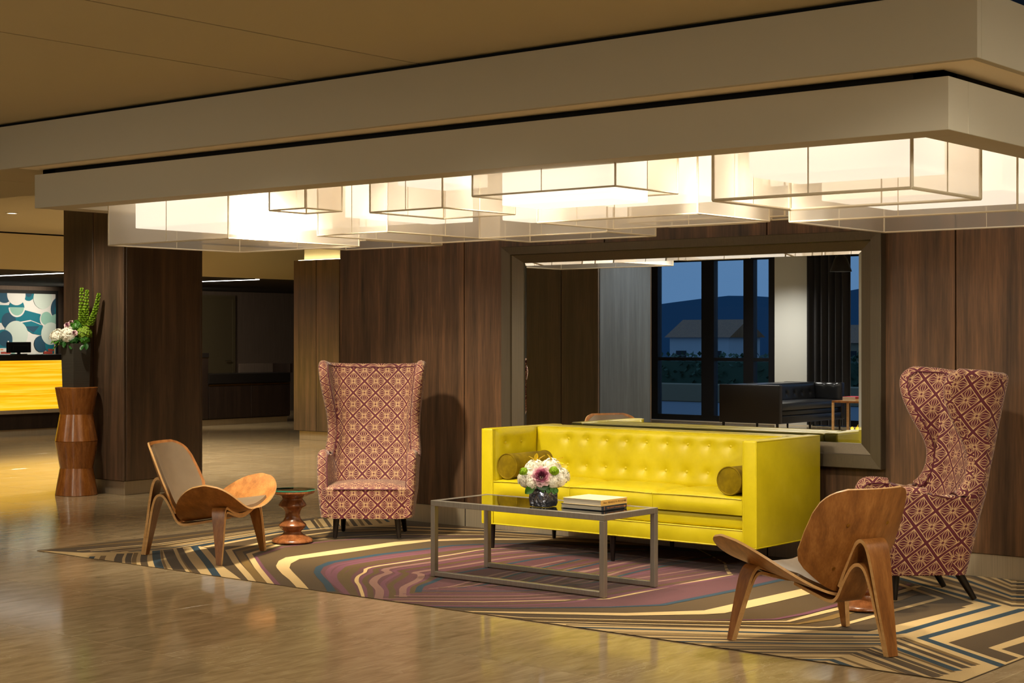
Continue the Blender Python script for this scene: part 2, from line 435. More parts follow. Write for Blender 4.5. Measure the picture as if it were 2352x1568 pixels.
# ---- floor: grout bed with single marble tiles (0.465 x 0.88 m)
fl = struct(MB().box(-24.4, 5.2, -5.2, 24.4, -0.2, -0.001).build('floor', 'grout'))
TW, TL, TX0, TY0 = 0.465, 0.88, -4.67, 5.68
def tile_mesh():
    return MB().rbox(-TW / 2 + .0015, TW / 2 - .0015, -TL / 2 + .0015, TL / 2 - .0015, -0.012, 0.0, 0.0008, 1).mesh('tile', M('marble'))
def proj(X, Y, Z):
    d = X * FX + Y * FY; l = X * RX + Y * RY
    if d < 1: return None
    return CX + F_PX * l / d, HY - F_PX * (Z - CAM_H) / d, d
cand = []; rest = []
for i in range(-44, 22):
    for j in range(-13, 22):
        x, y = TX0 + TW * (i + .5), TY0 + TL * (j + .5)
        if not (-24.2 < x < 5.0 and -5.0 < y < 24.0): continue
        if y > WALL_Y + .2 and x > -9.9: continue
        under = RUG[0] + TW / 2 < x < RUG[1] - TW / 2 and RUG[2] + TL / 2 < y < RUG[3]
        p = proj(x, y, 0)
        if p and -90 < p[0] < 2440 and 700 < p[1] < 1620 and not under: cand.append((p[2], x, y))
        else: rest.append((x, y))
cand.sort(); tm = tile_mesh()
for d, x, y in cand[:290]:
    o = link(bpy.data.objects.new('tile', tm), fl); o.location = (x, y, 0)
mb = MB()
for x, y in rest + [(x, y) for d, x, y in cand[290:]]:
    mb.box(x - TW / 2 + .0012, x + TW / 2 - .0012, y - TL / 2 + .0012, y + TL / 2 - .0012, -0.010, -0.0002)
tag(mb.build('tile_field', 'marble', fl), kind='stuff')

# ---- panelled wall behind the sofa
GX = [-9.70, -8.32, -6.965, -5.61, -4.263, -2.905, -1.55, -0.2, 1.15, 2.5, 5.0]
wb = struct(MB().box(-9.68, 5.1, WALL_Y + .02, 9.95, 0, 3.0).build('wall_back', 'black'))
bbk = struct(MB().box(-9.69, 5.1, WALL_Y + .004, WALL_Y + .02, 0.0, 0.15).build('baseboard_back', 'black'))
for a, b in zip(GX, GX[1:]):
    MB().rbox(a + .005, b - .005, WALL_Y - .012, WALL_Y + .021, 0.148, 2.66, 0.002, 1).build('wall_panel', 'wall_wood', wb)
    MB().rbox(a + .005, b - .005, WALL_Y - .002, WALL_Y + .018, 0.001, 0.146, 0.0015, 1).build('baseboard_panel', 'steel', bbk)
MB().box(-9.70, -9.68, WALL_Y + .02, 9.95, 0, 2.86).build('wall_end_panel', 'column_wood', wb)
struct(MB().box(-9.69, -9.5, 9.95, 24.4, 0, 2.86).build('wall_side', 'wallcovering'))
struct(MB().box(5.1, 5.3, -5.2, 9.95, 0, 3.0).build('wall_right', 'beige_wall'))
wl = struct(MB().box(-24.4, -24.2, -5.2, 24.4, 0, 3.0).build('wall_left', 'wallcovering'))
struct(MB().box(-24.4, -9.5, 24.2, 24.4, 0, 3.0).build('wall_far', 'wallcovering'))

# ---- ceilings
ce = struct(MB().box(-24.4, 5.2, -5.4, 6.40, 2.975, 3.1).build('ceiling', 'black'))
for a, b in ((-24.2, -6.862), (-6.846, -5.928), (-5.912, 5.1)):
    MB().box(a, b, -5.2, 6.42, 2.95, 2.974).build('ceiling_panel', 'ceiling_paint', ce)
MB().box(-2.75, 5.1, 6.425, 9.54, 2.95, 2.974).build('ceiling_panel', 'ceiling_paint', ce)
# upper dropped beam (fascia, soffit, black reveal)
t1 = struct(MB().box(-24.1, -2.79, 6.42, 6.50, 2.64, 3.02).box(-2.84, -2.80, 6.42, 9.56, 2.64, 3.02).build('trim_1', 'black'), 'upper dropped ceiling fascia with black reveal')
MB().rbox(-24.1, -2.756, 6.38, 6.42, 2.634, 2.926, 0.002, 1).build('fascia_board', 'fascia_paint', t1)
MB().rbox(-2.796, -2.756, 6.422, 9.53, 2.634, 2.926, 0.002, 1).build('fascia_board', 'fascia_paint', t1)
# soffit boards: with thin joints
for x0, x1, y0, y1 in ((-24.1, -10.497, 6.421, 7.69), (-10.489, -9.665, 6.421, 7.69)):
    MB().box(x0, x1, y0, y1, 2.636, 2.66).build('soffit_board', 'ceiling_paint', t1)
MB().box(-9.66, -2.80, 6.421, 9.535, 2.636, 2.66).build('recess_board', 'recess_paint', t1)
MB().box(-24.1, -9.66, 7.69, 7.72, 2.636, 2.86).build('soffit_edge', 'ceiling_paint', t1)
# lower drop that frames the lanterns
t2 = struct(MB().box(-9.61, -3.0, 6.59, 6.73, 2.40, 2.634).box(-9.61, -9.47, 6.59, 9.53, 2.40, 2.634).box(-3.14, -3.0, 6.59, 9.53, 2.40, 2.634).build('trim_2', 'black'), 'lower dropped fascia framing the lanterns')
MB().rbox(-9.65, -2.958, 6.55, 6.75, 2.37, 2.60, 0.002, 1).build('fascia_board', 'fascia_paint', t2)
MB().rbox(-9.65, -9.45, 6.751, 9.53, 2.37, 2.60, 0.002, 1).build('fascia_board', 'fascia_paint', t2)
MB().rbox(-3.158, -2.958, 6.751, 9.53, 2.37, 2.60, 0.002, 1).build('fascia_board', 'fascia_paint', t2)
# rear hall ceiling, bulkhead, low dark ceiling over the desks
c2 = struct(MB().box(-24.4, -9.5, 7.721, 24.4, 2.88, 3.0).build('ceiling_hall', 'black'))
MB().box(-18.44, -9.66, 7.73, 24.2, 2.85, 2.879).build('ceiling_panel', 'ceiling_paint', c2)
t3 = struct(MB().box(-18.48, -18.44, 4.0, 24.2, 2.36, 2.86).build('trim_3', 'black'))
MB().box(-18.44, -18.42, 4.0, 24.2, 2.362, 2.83).build('bulkhead_board', 'beige_wall', t3)
c3 = struct(MB().box(-24.2, -18.48, 4.0, 24.2, 2.36, 2.44).build('ceiling_desk', 'dark_ceiling'))

# ---- columns
def column(name, label, x0, x1, y0, y1, top, nx, rec=0.03, side='column_wood'):
    t = thing(name, label, 'column', ((x0 + x1) / 2, (y0 + y1) / 2, 0))
    hx, hy = (x1 - x0) / 2, (y1 - y0) / 2
    MB().box(-hx + .02, hx - .02, -hy + .02, hy - .02, 0.13, top).build('core', 'black', t)
    for s in (-1, 1):
        xs = [-hx + 2 * hx * k / nx for k in range(nx + 1)]
        for a, b in zip(xs, xs[1:]):
            MB().rbox(a + .005, b - .005, min(s * hy, s * (hy - .025)), max(s * hy, s * (hy - .025)), 0.136, top, .002, 1).build('panel', 'column_wood', t)
        MB().rbox(min(s * hx, s * (hx - .025)), max(s * hx, s * (hx - .025)), -hy + .03, hy - .03, 0.136, top, .002, 1).build('panel', side, t)
    MB().rbox(-hx + rec, hx - rec, -hy + rec, hy - rec, 0, 0.135, .002, 1).build('steel_base', 'steel', t)
    return t
column('column', 'dark wood-clad square column behind the stacked wooden stools', -13.345, -12.395, 9.38, 10.32, 2.85, 2)
col2 = column('column', 'dark wood-clad column catching a yellow glow beside the black desk', -17.32, -16.38, 16.1, 17.04, 2.585, 2, 0.06)
MB().box(-.36, .36, -.36, .36, 2.5855, 2.85).build('plaster_neck', 'beige_wall', col2)
for a in ((-.42, .42, -.42, -.39), (-.42, .42, .39, .42), (-.42, -.39, -.39, .39), (.39, .42, -.39, .39)): MB().box(*a, 2.5855, 2.592).build('cove_strip', 'cove_led', col2)
column('column', 'dark wood-clad column across the lobby, seen in the mirror', -11.75, -10.7, 3.45, 4.5, 2.949, 2, side='wood_cool_lit')

# ================================================================== LIGHT FITTINGS
def downlight(x, y, z, energy, size=75, blend=0.7, color=WARM, rad=0.05, aim=None, label=None):
    t = thing('downlight', label or 'small round recessed downlight in the ceiling', 'downlight', (x, y, z), 0, 'recessed ceiling downlights')
    ring = [(0.050, 0.0), (0.066, 0.0), (0.066, -0.004), (0.052, -0.006), (0.050, -0.002)]
    MB().lathe(ring, 20, cap=False).build('trim_ring', 'white_wall', t, True)
    MB().lathe([(0.0505, 0.0), (0.0505, -0.001)], 20).build('lens', 'downlight_disc', t)
    ld = bpy.data.lights.new('downlight_lamp', 'SPOT'); ld.energy = energy; ld.color = color; ld.spot_size = math.radians(size); ld.spot_blend = blend; ld.shadow_soft_size = rad
    lo = link(bpy.data.objects.new('downlight_lamp', ld), t); lo.location = (0, 0, -0.03)
    if aim is not None:
        v = Vector(aim) - Vector((x, y, z)); lo.rotation_euler = v.to_track_quat('-Z', 'Y').to_euler()
    return t
downlight(-15.6, 10.3, 2.849, 110, 110, label='round recessed downlight in the ceiling behind the wood-clad column')
for x, y, e, tx, ty in ((-7.86, 7.0, 560, -8.5, 8.5), (-7.86, 7.3, 240, -8.6, 7.3), (-7.0, 7.0, 120, -6.9, 8.6), (-6.02, 7.0, 120, -5.9, 8.6), (-4.64, 7.05, 240, -4.3, 8.5), (-4.64, 7.95, 200, -4.5, 7.3), (-6.4, 7.85, 160, -6.3, 7.7)):  # hidden downlights added to brighten the seats from above
    downlight(x, y, 2.635, e, 84, 0.9, WARM, 0.10, (tx, ty, .5), label='small added downlight hidden between the fabric lanterns')
downlight(-12.3, 8.4, 2.849, 130, 95, 0.9, WARM, .06, (-12.75, 9.1, 1.0), label='added unseen downlight above the stacked stools')  # added lamp that brightens the tall bouquet
# unseen accent downlights added in the front lobby to brighten the seating group
for x, y, e, tx, ty, tz in ((-7.2, 2.8, 200, -7.0, 8.6, .6), (-5.2, 2.8, 200, -5.6, 8.6, .6), (-0.9, 4.4, 330, -5.3, 8.9, .45)):
    downlight(x, y, 2.949, e, 33, 0.7, WARM, 0.16, (tx, ty, tz), label='added unseen accent downlight in the front lobby ceiling')
downlight(-13.66, -3.9, 2.949, 230, 130, 0.8, (1, .93, .82), label='round recessed downlight washing the white pier by the window')
downlight(-9.6, 3.9, 2.949, 110, 90, 0.8, (.86, .93, 1), .05, (-10.7, 3.9, 1.2), label='added unseen cool downlight on the column across the lobby')  # added spot standing in for daylight on the column
downlight(-11.3, -2.9, 2.949, 260, 110, 0.8, (1, .95, .88), label='added unseen downlight brightening the black sofa')  # added so the black sofa shows up in the mirror
# unseen opal drums added as fill light for the front lobby
def fill_drum(x, y, z, label):
    t = thing('fill_drum', label, 'ceiling lamp', (x, y, z), 0, 'added opal fill drums')
    MB().lathe([(.36, -.085), (.365, -.08), (.365, -.012)], 40).build('opal_shade', 'opal', t, True, auto=40)
    MB().lathe([(.37, -.012), (.37, -.0005)], 40).build('rim', 'chrome', t, True, auto=40)
for x, y in ((-10.5, 0.6), (-7.2, 0.4), (-4.0, 0.8), (-1.2, 2.2), (-12.6, 3.4), (-8.6, 2.9), (-0.4, 5.4), (-14.6, 1.0), (-0.6, 7.7), (1.6, 6.2), (1.8, 3.2)):
    fill_drum(x, y, 2.95, 'added unseen opal fill drum on the front lobby ceiling')
for x, y in ((-14.5, 11.6), (-15.6, 12.4), (-13.6, 10.9), (-17.4, 14.0), (-16.2, 13.3), (-11.2, 14.4), (-12.0, 17.4)):  # downlights added out of sight to brighten the rear hall
    downlight(x, y, 2.849, 290, 155, 1.0, WARM, 0.08, label='small added downlight hidden in the rear hall ceiling')
for x, y, a in ((-22.5, 17.0, (-24.1, 15.3, 1.6)), (-22.7, 17.3, (-24.1, 14.6, 1.7)), (-22.6, 17.6, (-24.1, 20.8, 1.3)), (-20.0, 16.6, (-21.2, 18.4, .6))):  # hidden spots added for the mural, door wall and desk
    downlight(x, y, 2.359, 210, 100, 1.0, WARM, 0.06, a, label='small added downlight hidden in the dark ceiling over the desks')

# linear lights in the low ceiling over the desks
for y, x0 in ((13.15, -21.6), (16.5, -20.6)):
    t = thing('linear_light', 'slim bright linear light in the dark ceiling over the ' + ('glowing desk' if y < 15 else 'black desk'), 'light', (x0, y, 2.36))
    MB().box(0, x0 * -1 - 18.55, -.045, .045, -.012, -.001).build('lens', 'linear_led', t)
    MB().box(-.01, x0 * -1 - 18.54, -.06, -.046, -.008, 0).box(-.01, x0 * -1 - 18.54, .046, .06, -.008, 0).build('housing', 'black', t)

# ---- fabric box lanterns under the recess
def lantern(x0, x1, y0, y1, zb, label, inset=0.13, inner_up=0.12, seams=1, rod=0.0055, inner_below=0.0):
    cx, cy = (x0 + x1) / 2, (y0 + y1) / 2; hx, hy = (x1 - x0) / 2, (y1 - y0) / 2; zt = 2.632
    t = thing('box_lantern', label, 'ceiling lamp', (cx, cy, zb), 0, 'fabric box lanterns in the ceiling recess')
    h = zt - zb
    cor = [(-hx, -hy), (hx, -hy), (hx, hy), (-hx, hy)]
    for (ax, ay), (bx, by) in zip(cor, cor[1:] + cor[:1]):
        MB().add([(ax, ay, .003), (bx, by, .003), (bx, by, h - .002), (ax, ay, h - .002)], [(0, 1, 2, 3)]).build('fabric_side', 'lantern_sheer', t)
        MB().tube([(ax, ay, 0), (bx, by, 0)], rod, 6).build('bottom_rod', 'wire', t)
        MB().tube([(ax, ay, 0), (ax, ay, h)], rod, 6).build('corner_rod', 'wire', t)
        if seams and max(hx, hy) > .25:
            mx, my = (ax + bx) / 2, (ay + by) / 2
            MB().tube([(mx, my, 0), (mx, my, h)], rod * .45, 5).build('seam', 'wire', t)
    b = min(inset, hx * .4, hy * .4); zi = inner_up - inner_below
    MB().rbox(-hx + b, hx - b, -hy + b, hy - b, zi, h - .001, .003, 1).build('inner_diffuser', 'lantern_diffuser', t)
    MB().tube([(0, 0, h - .004), (0, 0, h + .004)], .03, 10).build('ceiling_plate', 'chrome', t)
def lan(z, pl, pn, pr, label, **kw):
    P = [onz(p[0], p[1], z) for p in (pl, pn, pr)]
    x0, x1 = P[0][0], (P[1][0] + P[2][0]) / 2; y0, y1 = (P[0][1] + P[1][1]) / 2, P[2][1]
    lantern(x0, x1, y0, y1, z, label, **kw)
lan(2.12, (245, 563), (518, 548), (835, 565), 'wide low fabric lantern at the recess end toward the wood-clad column')
lan(2.27, (623, 484), (700, 477), (782, 485), 'smallest high fabric lantern beside the wide low end lantern', inset=.05, inner_up=.24)
lan(2.14, (727, 541), (878, 533), (1160, 550), 'low long fabric lantern above the patterned chair that faces the front')
lan(2.17, (612, 563), (847, 552), (1015, 563), 'low fabric lantern next to the wall, behind the wide end lantern', inner_up=.16)
lan(2.22, (845, 487.5), (1021, 477), (1183, 492), 'medium high fabric lantern near the fascia above the table\'s bare end', inner_up=.16)
lan(2.25, (1083, 450.5), (1408, 427.6), (1564, 444), 'high fabric lantern whose white inner box hangs below its frame', inner_up=.0, inner_below=.05)
lan(2.15, (1244, 512), (1595, 489), (1765, 508), 'large fabric lantern centred over the yellow sofa seat')
lan(2.135, (1106, 547.5), (1384, 532.2), (1512, 541.5), 'low narrow fabric lantern hanging close in front of the mirror')
lan(2.20, (1462, 513.5), (1620, 499), (1741, 511), 'shallow fabric lantern close to the wall above the mirror', inner_up=.2)
lan(2.17, (1630, 459), (2091, 433), (2262, 456), 'large dark-framed fabric lantern nearest the recess corner', rod=.0085)
lan(2.125, (1807, 509), (2307, 485.6), (2556, 510), 'large low fabric lantern above the patterned chair seen from the side')
lan(2.20, (1735, 501), (1792, 495), (1850, 501), 'tiny fabric lantern tucked near the wall over the sofa arm', inset=.05, inner_up=.2)

# ================================================================== RUG
def clip(poly, x0, x1, y0, y1):
    def cut(P, inside, inter):
        out = []
        for i in range(len(P)):
            a, b = P[i - 1], P[i]
            if inside(b):
                if not inside(a): out.append(inter(a, b))
                out.append(b)
            elif inside(a): out.append(inter(a, b))
        return out
    lx = lambda v: (lambda a, b: (v, a[1] + (b[1] - a[1]) * (v - a[0]) / (b[0] - a[0])))
    ly = lambda v: (lambda a, b: (a[0] + (b[0] - a[0]) * (v - a[1]) / (b[1] - a[1]), v))
    for ins, it in ((lambda p: p[0] >= x0, lx(x0)), (lambda p: p[0] <= x1, lx(x1)), (lambda p: p[1] >= y0, ly(y0)), (lambda p: p[1] <= y1, ly(y1))):
        poly = cut(poly, ins, it)
        if len(poly) < 3: return []
    return poly
rug = tag(MB().box(*RUG, 0.0, 0.003).build('area_rug', 'rug_brown'), 'large brown area rug with contour-like cream, teal and purple stripes', 'rug')
RZ = [0.0033]
def rug_piece(name, polys, col):
    mb = MB()
    for P in polys:
        P = clip(P, RUG[0] + .002, RUG[1] - .002, RUG[2] + .002, RUG[3] - .002)
        if len(P) >= 3:
            ar = sum(P[i - 1][0] * P[i][1] - P[i][0] * P[i - 1][1] for i in range(len(P)))
            if ar < 0: P = P[::-1]
            mb.add([(x, y, RZ[0]) for x, y in P], [tuple(range(len(P)))])
    if mb.f: mb.build(name, 'rug_' + col, rug)
    RZ[0] += 0.000022
def W2(p): return onz(p[0], p[1], 0.006)
def stripe(col, pts, w, smooth=0, name='stripe'):
    P = [Vector((*W2(p), 0)) for p in pts]
    ws = list(w) if isinstance(w, (list, tuple)) else [w] * len(P)
    if smooth:
        Q = [Vector((p.x, p.y, ws[i])) for i, p in enumerate(P)]; Q = catmull(Q, smooth)
        P = [Vector((q.x, q.y, 0)) for q in Q]; ws = [max(.002, q.z) for q in Q]
    Lp, Rp = [], []
    for i, p in enumerate(P):
        d0 = (p - P[i - 1]).normalized() if i else None; d1 = (P[i + 1] - p).normalized() if i < len(P) - 1 else None
        d0 = d0 or d1; d1 = d1 or d0
        n0 = Vector((-d0.y, d0.x, 0)); n1 = Vector((-d1.y, d1.x, 0)); n = (n0 + n1)
        n = n0 if n.length < .2 else n.normalized(); k = 1 / max(.35, n.dot(n0))
        Lp.append(p + n * (ws[i] / 2 * k)); Rp.append(p - n * (ws[i] / 2 * k))
    rug_piece(name, [[(Lp[i].x, Lp[i].y), (Lp[i + 1].x, Lp[i + 1].y), (Rp[i + 1].x, Rp[i + 1].y), (Rp[i].x, Rp[i].y)] for i in range(len(P) - 1)], col)
def patch(col, pts, name='patch'):
    # fan from triangulated polygon
    P = [W2(p) for p in pts]
    bm = bmesh.new(); vs = [bm.verts.new((x, y, 0)) for x, y in P]; bm.faces.new(vs); bmesh.ops.triangulate(bm, faces=bm.faces[:])
    polys = [[(v.co.x, v.co.y) for v in f.verts] for f in bm.faces]; bm.free()
    rug_piece(name, polys, col)
def cc(x, y): return (x * .4252, 1200 + y * .4252)          # crop 0,1200
def c2(x, y): return (600 + x * .3401, 1150 + y * .3401)      # crop 600,1150
def c3(x, y): return (1300 + x * .2551, 1180 + y * .2551)     # crop 1300,1180
def c4(x, y): return (1850 + x * .2347, 1200 + y * .2347)     # crop 1850,1200
# --- left wing: cream ground with upright bands
patch('cream', [(60, 1262), (140, 1270), (560, 1334), (507, 1295), (474, 1257), (455, 1252), (330, 1263), (200, 1267)])
for col, b, t, w in (('teal', (500, 205), (500, 180), 30), ('olive', (557, 215), (560, 176), 30), ('brown', (640, 225), (652, 165), 42), ('brown', (697, 230), (703, 162), 32), ('olive', (728, 235), (736, 160), 24),
                     ('brown', (785, 240), (783, 158), 36), ('teal', (868, 255), (843, 140), 44), ('olive', (903, 258), (872, 142), 14), ('brown', (975, 265), (905, 135), 58), ('olive', (1040, 272), (958, 130), 16), ('brown', (1068, 276), (968, 130), 34)):
    m = ((b[0] + t[0]) / 2 - 8, (b[1] + t[1]) / 2)
    stripe(col, [cc(*b), cc(*m), cc(*t)], w * .4252 / 345, 4)
# outer lines that run back along the rug edge
patch('brown', [(60, 1261), (340, 1236), (640, 1200), (800, 1184), (830, 1206), (640, 1222), (455, 1253), (340, 1264), (190, 1268)])
for q, col, w in ((0.06, 'olive', .05), (0.40, 'cream', .025), (0.52, 'cream', .025), (.62, 'olive', .02), (0.70, 'cream', .03), (0.80, 'cream', .025), (.86, 'teal', .02), (0.93, 'cream', .03)):
    L = lambda a, b: (a[0] + (b[0] - a[0]) * q, a[1] + (b[1] - a[1]) * q)
    stripe(col, [L((75, 1261), (330, 1267)), L((340, 1239), (400, 1260)), L((640, 1202), (640, 1219)), L((700, 1195), (760, 1209))], w)
# fan of diagonals in the corner by the wall
patch('cream', [(676, 1199), (735, 1190), (815, 1184), (900, 1191), (930, 1200), (905, 1205), (770, 1213), (716, 1216), (690, 1206)])
for col, a, b, w in (('teal', (262, 130), (312, 192), 34), ('brown', (338, 122), (392, 192), 26), ('olive', (366, 112), (424, 190), 22), ('brown', (420, 104), (480, 188), 28), ('teal', (480, 98), (530, 180), 24), ('olive', (545, 98), (590, 172), 22), ('brown', (590, 102), (640, 168), 30), ('olive', (650, 108), (690, 165), 24), ('brown', (690, 110), (740, 160), 30), ('olive', (770, 112), (810, 150), 24), ('teal', (830, 118), (860, 140), 24)):
    stripe(col, [c2(*a), c2(*b)], w * .3401 / 300)
# --- long contour stripes of the left branch
back = [(905, 0), (1110, 0), (1500, 0)]
stripe('cream', [(470, 1255), (640, 1224), (760, 1211), (905, 1207), (1110, 1215), (1500, 1240)], [.06, .05, .05, .04, .03, .03])
stripe('teal', [(503, 1329), (476, 1291), (446, 1254), (640, 1221), (760, 1208), (905, 1209), (1110, 1217), (1500, 1241)], [.05, .05, .05, .035, .03, .025, .02, .02])
for dy, col in ((-2.5, 'cream'), (2.8, 'cream'), (5.0, 'olive')):
    stripe(col, [(760, 1210 + dy), (905, 1211 + dy), (1110, 1218 + dy), (1500, 1242 + dy)], [.03, .028, .025, .02])
stripe('cream', [(590, 1344), (542, 1290), (525, 1262), (640, 1237), (760, 1220), (905, 1216), (1110, 1221), (1500, 1245)], [.045, .045, .045, .05, .04, .035, .03, .03])
stripe('olive', [(608, 1345), (567, 1295), (548, 1266), (640, 1244), (760, 1227), (905, 1221), (1110, 1224), (1500, 1247)], [.055, .055, .05, .05, .04, .035, .03, .03])
stripe('cream', [(630, 1348), (592, 1303), (572, 1271), (640, 1250), (760, 1234), (905, 1226), (1110, 1227), (1500, 1249)], [.04, .04, .04, .045, .04, .035, .03, .03])
stripe('plum', [(645, 1350), (604, 1303), (587, 1277), (650, 1255), (760, 1241), (905, 1231), (1110, 1230)], [.035, .025, .022, .03, .03, .03, .02])
patch('cream', [(690, 1357), (664.6, 1330), (647.6, 1316.6), (635.7, 1303), (634, 1298), (640, 1287), (656, 1279), (770, 1262), (906, 1243.5), (988, 1238), (1110, 1235), (1246, 1236), (1500, 1250), (1500, 1253), (1246, 1239), (1110, 1238.5), (988, 1242), (906, 1252), (804, 1267), (688, 1282.6), (668, 1293), (664.6, 1303), (673, 1313), (690, 1330), (717, 1360)], 'stripe')
# --- purple heart
heart_l = [(790, 1368), (758, 1340), (743, 1325), (735, 1313), (741, 1301), (770, 1291), (872, 1274), (988, 1260), (1042, 1253), (1110, 1250), (1250, 1247), (1500, 1258)]
heart_b = [(974, 1392), (1178, 1395), (1400, 1393), (1520, 1388), (1600, 1372), (1680, 1356), (1800, 1329)]
patch('purple', heart_l + [(1700, 1275), (1800, 1312)] + heart_b[::-1] + [(900, 1385)])
stripe('teal', [(762, 1357), (752, 1340), (736, 1324), (728, 1313), (734, 1301), (762, 1290), (872, 1272.5), (988, 1258.5), (1042, 1251.5), (1110, 1248.5), (1250, 1246), (1500, 1257), (1700, 1273), (1800, 1312)], [.05, .045, .045, .042, .05, .06, .07, .06, .05, .04, .04, .04, .04, .04])
stripe('teal', heart_b, [.02, .02, .03, .045, .05, .05, .05])
def between(A, B, q): return [(a[0] + (b[0] - a[0]) * q, a[1] + (b[1] - a[1]) * q) for a, b in zip(A, B)]
KA = [(800, 1368), (760, 1340), (745, 1325), (738, 1313), (744, 1301), (772, 1292), (872, 1275), (988, 1262), (1110, 1251)]
KB = [(836, 1374), (826, 1345), (819, 1333), (823, 1322), (838, 1313), (850, 1302), (940, 1288), (1042, 1272), (1130, 1259)]
for q, col, w in ((.18, 'plum', .035), (.38, 'plum', .05), (.52, 'dkolive', .04), (.72, 'dkolive', .06), (.9, 'purple', .03)):
    stripe(col, between(KA, KB, q), w, 3)
stripe('cream', KB + [(1250, 1258), (1500, 1262)], [.02, .022, .026, .022, .02, .03, .03, .025, .02, .015, .015], 3)
KC = [(868, 1378), (872, 1354), (857, 1337), (869, 1323), (893, 1314), (889, 1305), (990, 1290), (1110, 1272), (1300, 1256)]
KD = [(926, 1370), (926, 1360), (929, 1347), (962, 1330), (967, 1318), (957, 1313), (1050, 1299), (1200, 1276), (1400, 1262)]
KE = [(960, 1359), (962, 1355), (968, 1345), (995, 1335), (1015, 1325), (1040, 1318), (1120, 1303), (1280, 1276), (1500, 1262)]
for A, B, sq in ((KB, KC, ((.25, 'plum', .025), (.5, 'dkolive', .035), (1.0, 'mauve', .05))), (KC, KD, ((.3, 'plum', .03), (.55, 'dkolive', .04), (1.0, 'mauve', .045))), (KD, KE, ((.35, 'plum', .025), (.6, 'dkolive', .03), (1.0, 'teal', .04)))):
    for q, col, w in sq: stripe(col, between(A, B, q), w, 3)
# lower lines of the heart, sweeping right under the table
def low(y0, y1, x0, col, w, xe=1720, ye=None):
    stripe(col, [(x0, y0), (1178, y0 + 1), (1300, y0 - 1), (1400, y1 + 14), (1517, y1 - 8), (xe, ye if ye else y1 - 52)], w, 4)
stripe('cream', [(890, 1379), (1110, 1381), (1300, 1377), (1397, 1374), (1517, 1350), (1678, 1319), (1668, 1305), (1665, 1292), (1601, 1259)], [.015, .02, .02, .025, .03, .03, .02, .015, .01])
for y0, y1, x0, col, w in ((1386, 1376, 940, 'dkolive', .03), (1389, 1382, 960, 'plum', .035), (1374, 1366, 870, 'mauve', .022), (1370, 1360, 880, 'dkolive', .02), (1367, 1352, 905, 'mauve', .02), (1363, 1344, 925, 'plum', .02), (1360, 1336, 940, 'dkolive', .022), (1356, 1328, 960, 'teal', .02)):
    stripe(col, [(x0, y0), (1110, y0 + .5), (1230, y0 - 2), (1330, (y0 + y1) / 2 - 6), (1450, y1 - 22), (1600, y1 - 46), (1690, y1 - 60)], w, 4)
rnd = random.Random(3)
seqc = ['mauve', 'dkolive', 'mauve', 'teal', 'plum', 'mauve', 'dkolive', 'teal', 'mauve', 'plum', 'mauve', 'dkolive']
for k in range(17):
    xa = 985 + k * 22; ya = 1351 - k * 0.6; L = 250 + 26 * math.sin(k * 1.7)
    stripe(seqc[k % 12], [(xa, ya - (k % 3)), (xa + 60, ya - 7), (xa + L * .6, ya - 32), (xa + L * 1.25, ya - 66)], [.012, .022, .03, .03], 3)
# --- lower right: bands from the front edge that bend up to the right
stripe('olive', [(1200, 1421), (1500, 1427), (1676, 1430.5), (1830, 1432), (1900, 1420), (1935, 1409), (2060, 1376), (2100, 1362)], [.02, .02, .022, .03, .06, .06, .06, .05])
patch('cream', [(1030, 1399), (1049, 1402), (1200, 1404), (1438, 1407), (1617, 1401), (1688, 1385), (1843, 1351), (1985, 1316), (2020, 1322), (1869, 1361), (1789, 1380), (1664, 1407), (1617, 1410), (1438, 1413), (1200, 1408), (1049, 1404)], 'stripe')
stripe('plum', [(1300, 1420), (1500, 1423), (1676, 1423), (1780, 1421), (1850, 1408), (1935, 1385), (2060, 1352), (2090, 1340)], [.006, .008, .012, .03, .04, .045, .04, .03])
stripe('cream', [(1040, 1404), (1200, 1417.5), (1500, 1424), (1676, 1427), (1810, 1426), (1900, 1403), (1930, 1396), (2070, 1358), (2110, 1345)], [.02, .022, .022, .025, .03, .05, .05, .05, .04])
stripe('cream', [(1110, 1413), (1200, 1424.5), (1500, 1432), (1736, 1437), (1880, 1440), (1920, 1438), (1985, 1420), (2050, 1402), (2130, 1381), (2160, 1373), (2110, 1356), (2020, 1326)], [.02, .022, .024, .026, .03, .035, .04, .04, .04, .035, .04, .04])
# cream field around the teal chevrons
patch('cream', [(1850, 1449.5), (1990, 1450.5), (2045, 1438), (2237, 1385), (2100, 1340), (2030, 1316), (2035, 1306), (2352, 1395), (2400, 1405), (2400, 1520), (2230, 1575), (1990, 1463), (1850, 1463)])
def hb(t, col, th, xl=1100):
    """nearly level line at height t (px at x=1850) that bends down-right at its knee"""
    sl = max(.004, .0267 - (t - 1455) * .00048)
    kx = 2080 - (t - 1462) / (1516 - 1462) * 176
    stripe(col, [(xl, t - sl * (1850 - xl)), (1850, t), (kx, t + .4), (kx + 170, t + .4 + 62)], [th * .85, th, th * 1.15, th * 1.5])
patch('cream', [(1200, 1428), (1850, 1446), (1990, 1450), (2085, 1462), (2290, 1538), (2240, 1572), (2160, 1568), (1900, 1530), (1600, 1500)], 'ground')
for t, col, th in ((1454.8, 'teal', .042),):
    stripe('teal', [(1250, 1438), (1400, 1442), (1850, 1454.8), (2026, 1457.5), (2072, 1452), (2180, 1420), (2290, 1389.5), (2235, 1375), (2030, 1317)], [.035, .035, .04, .045, .05, .05, .05, .05, .045])
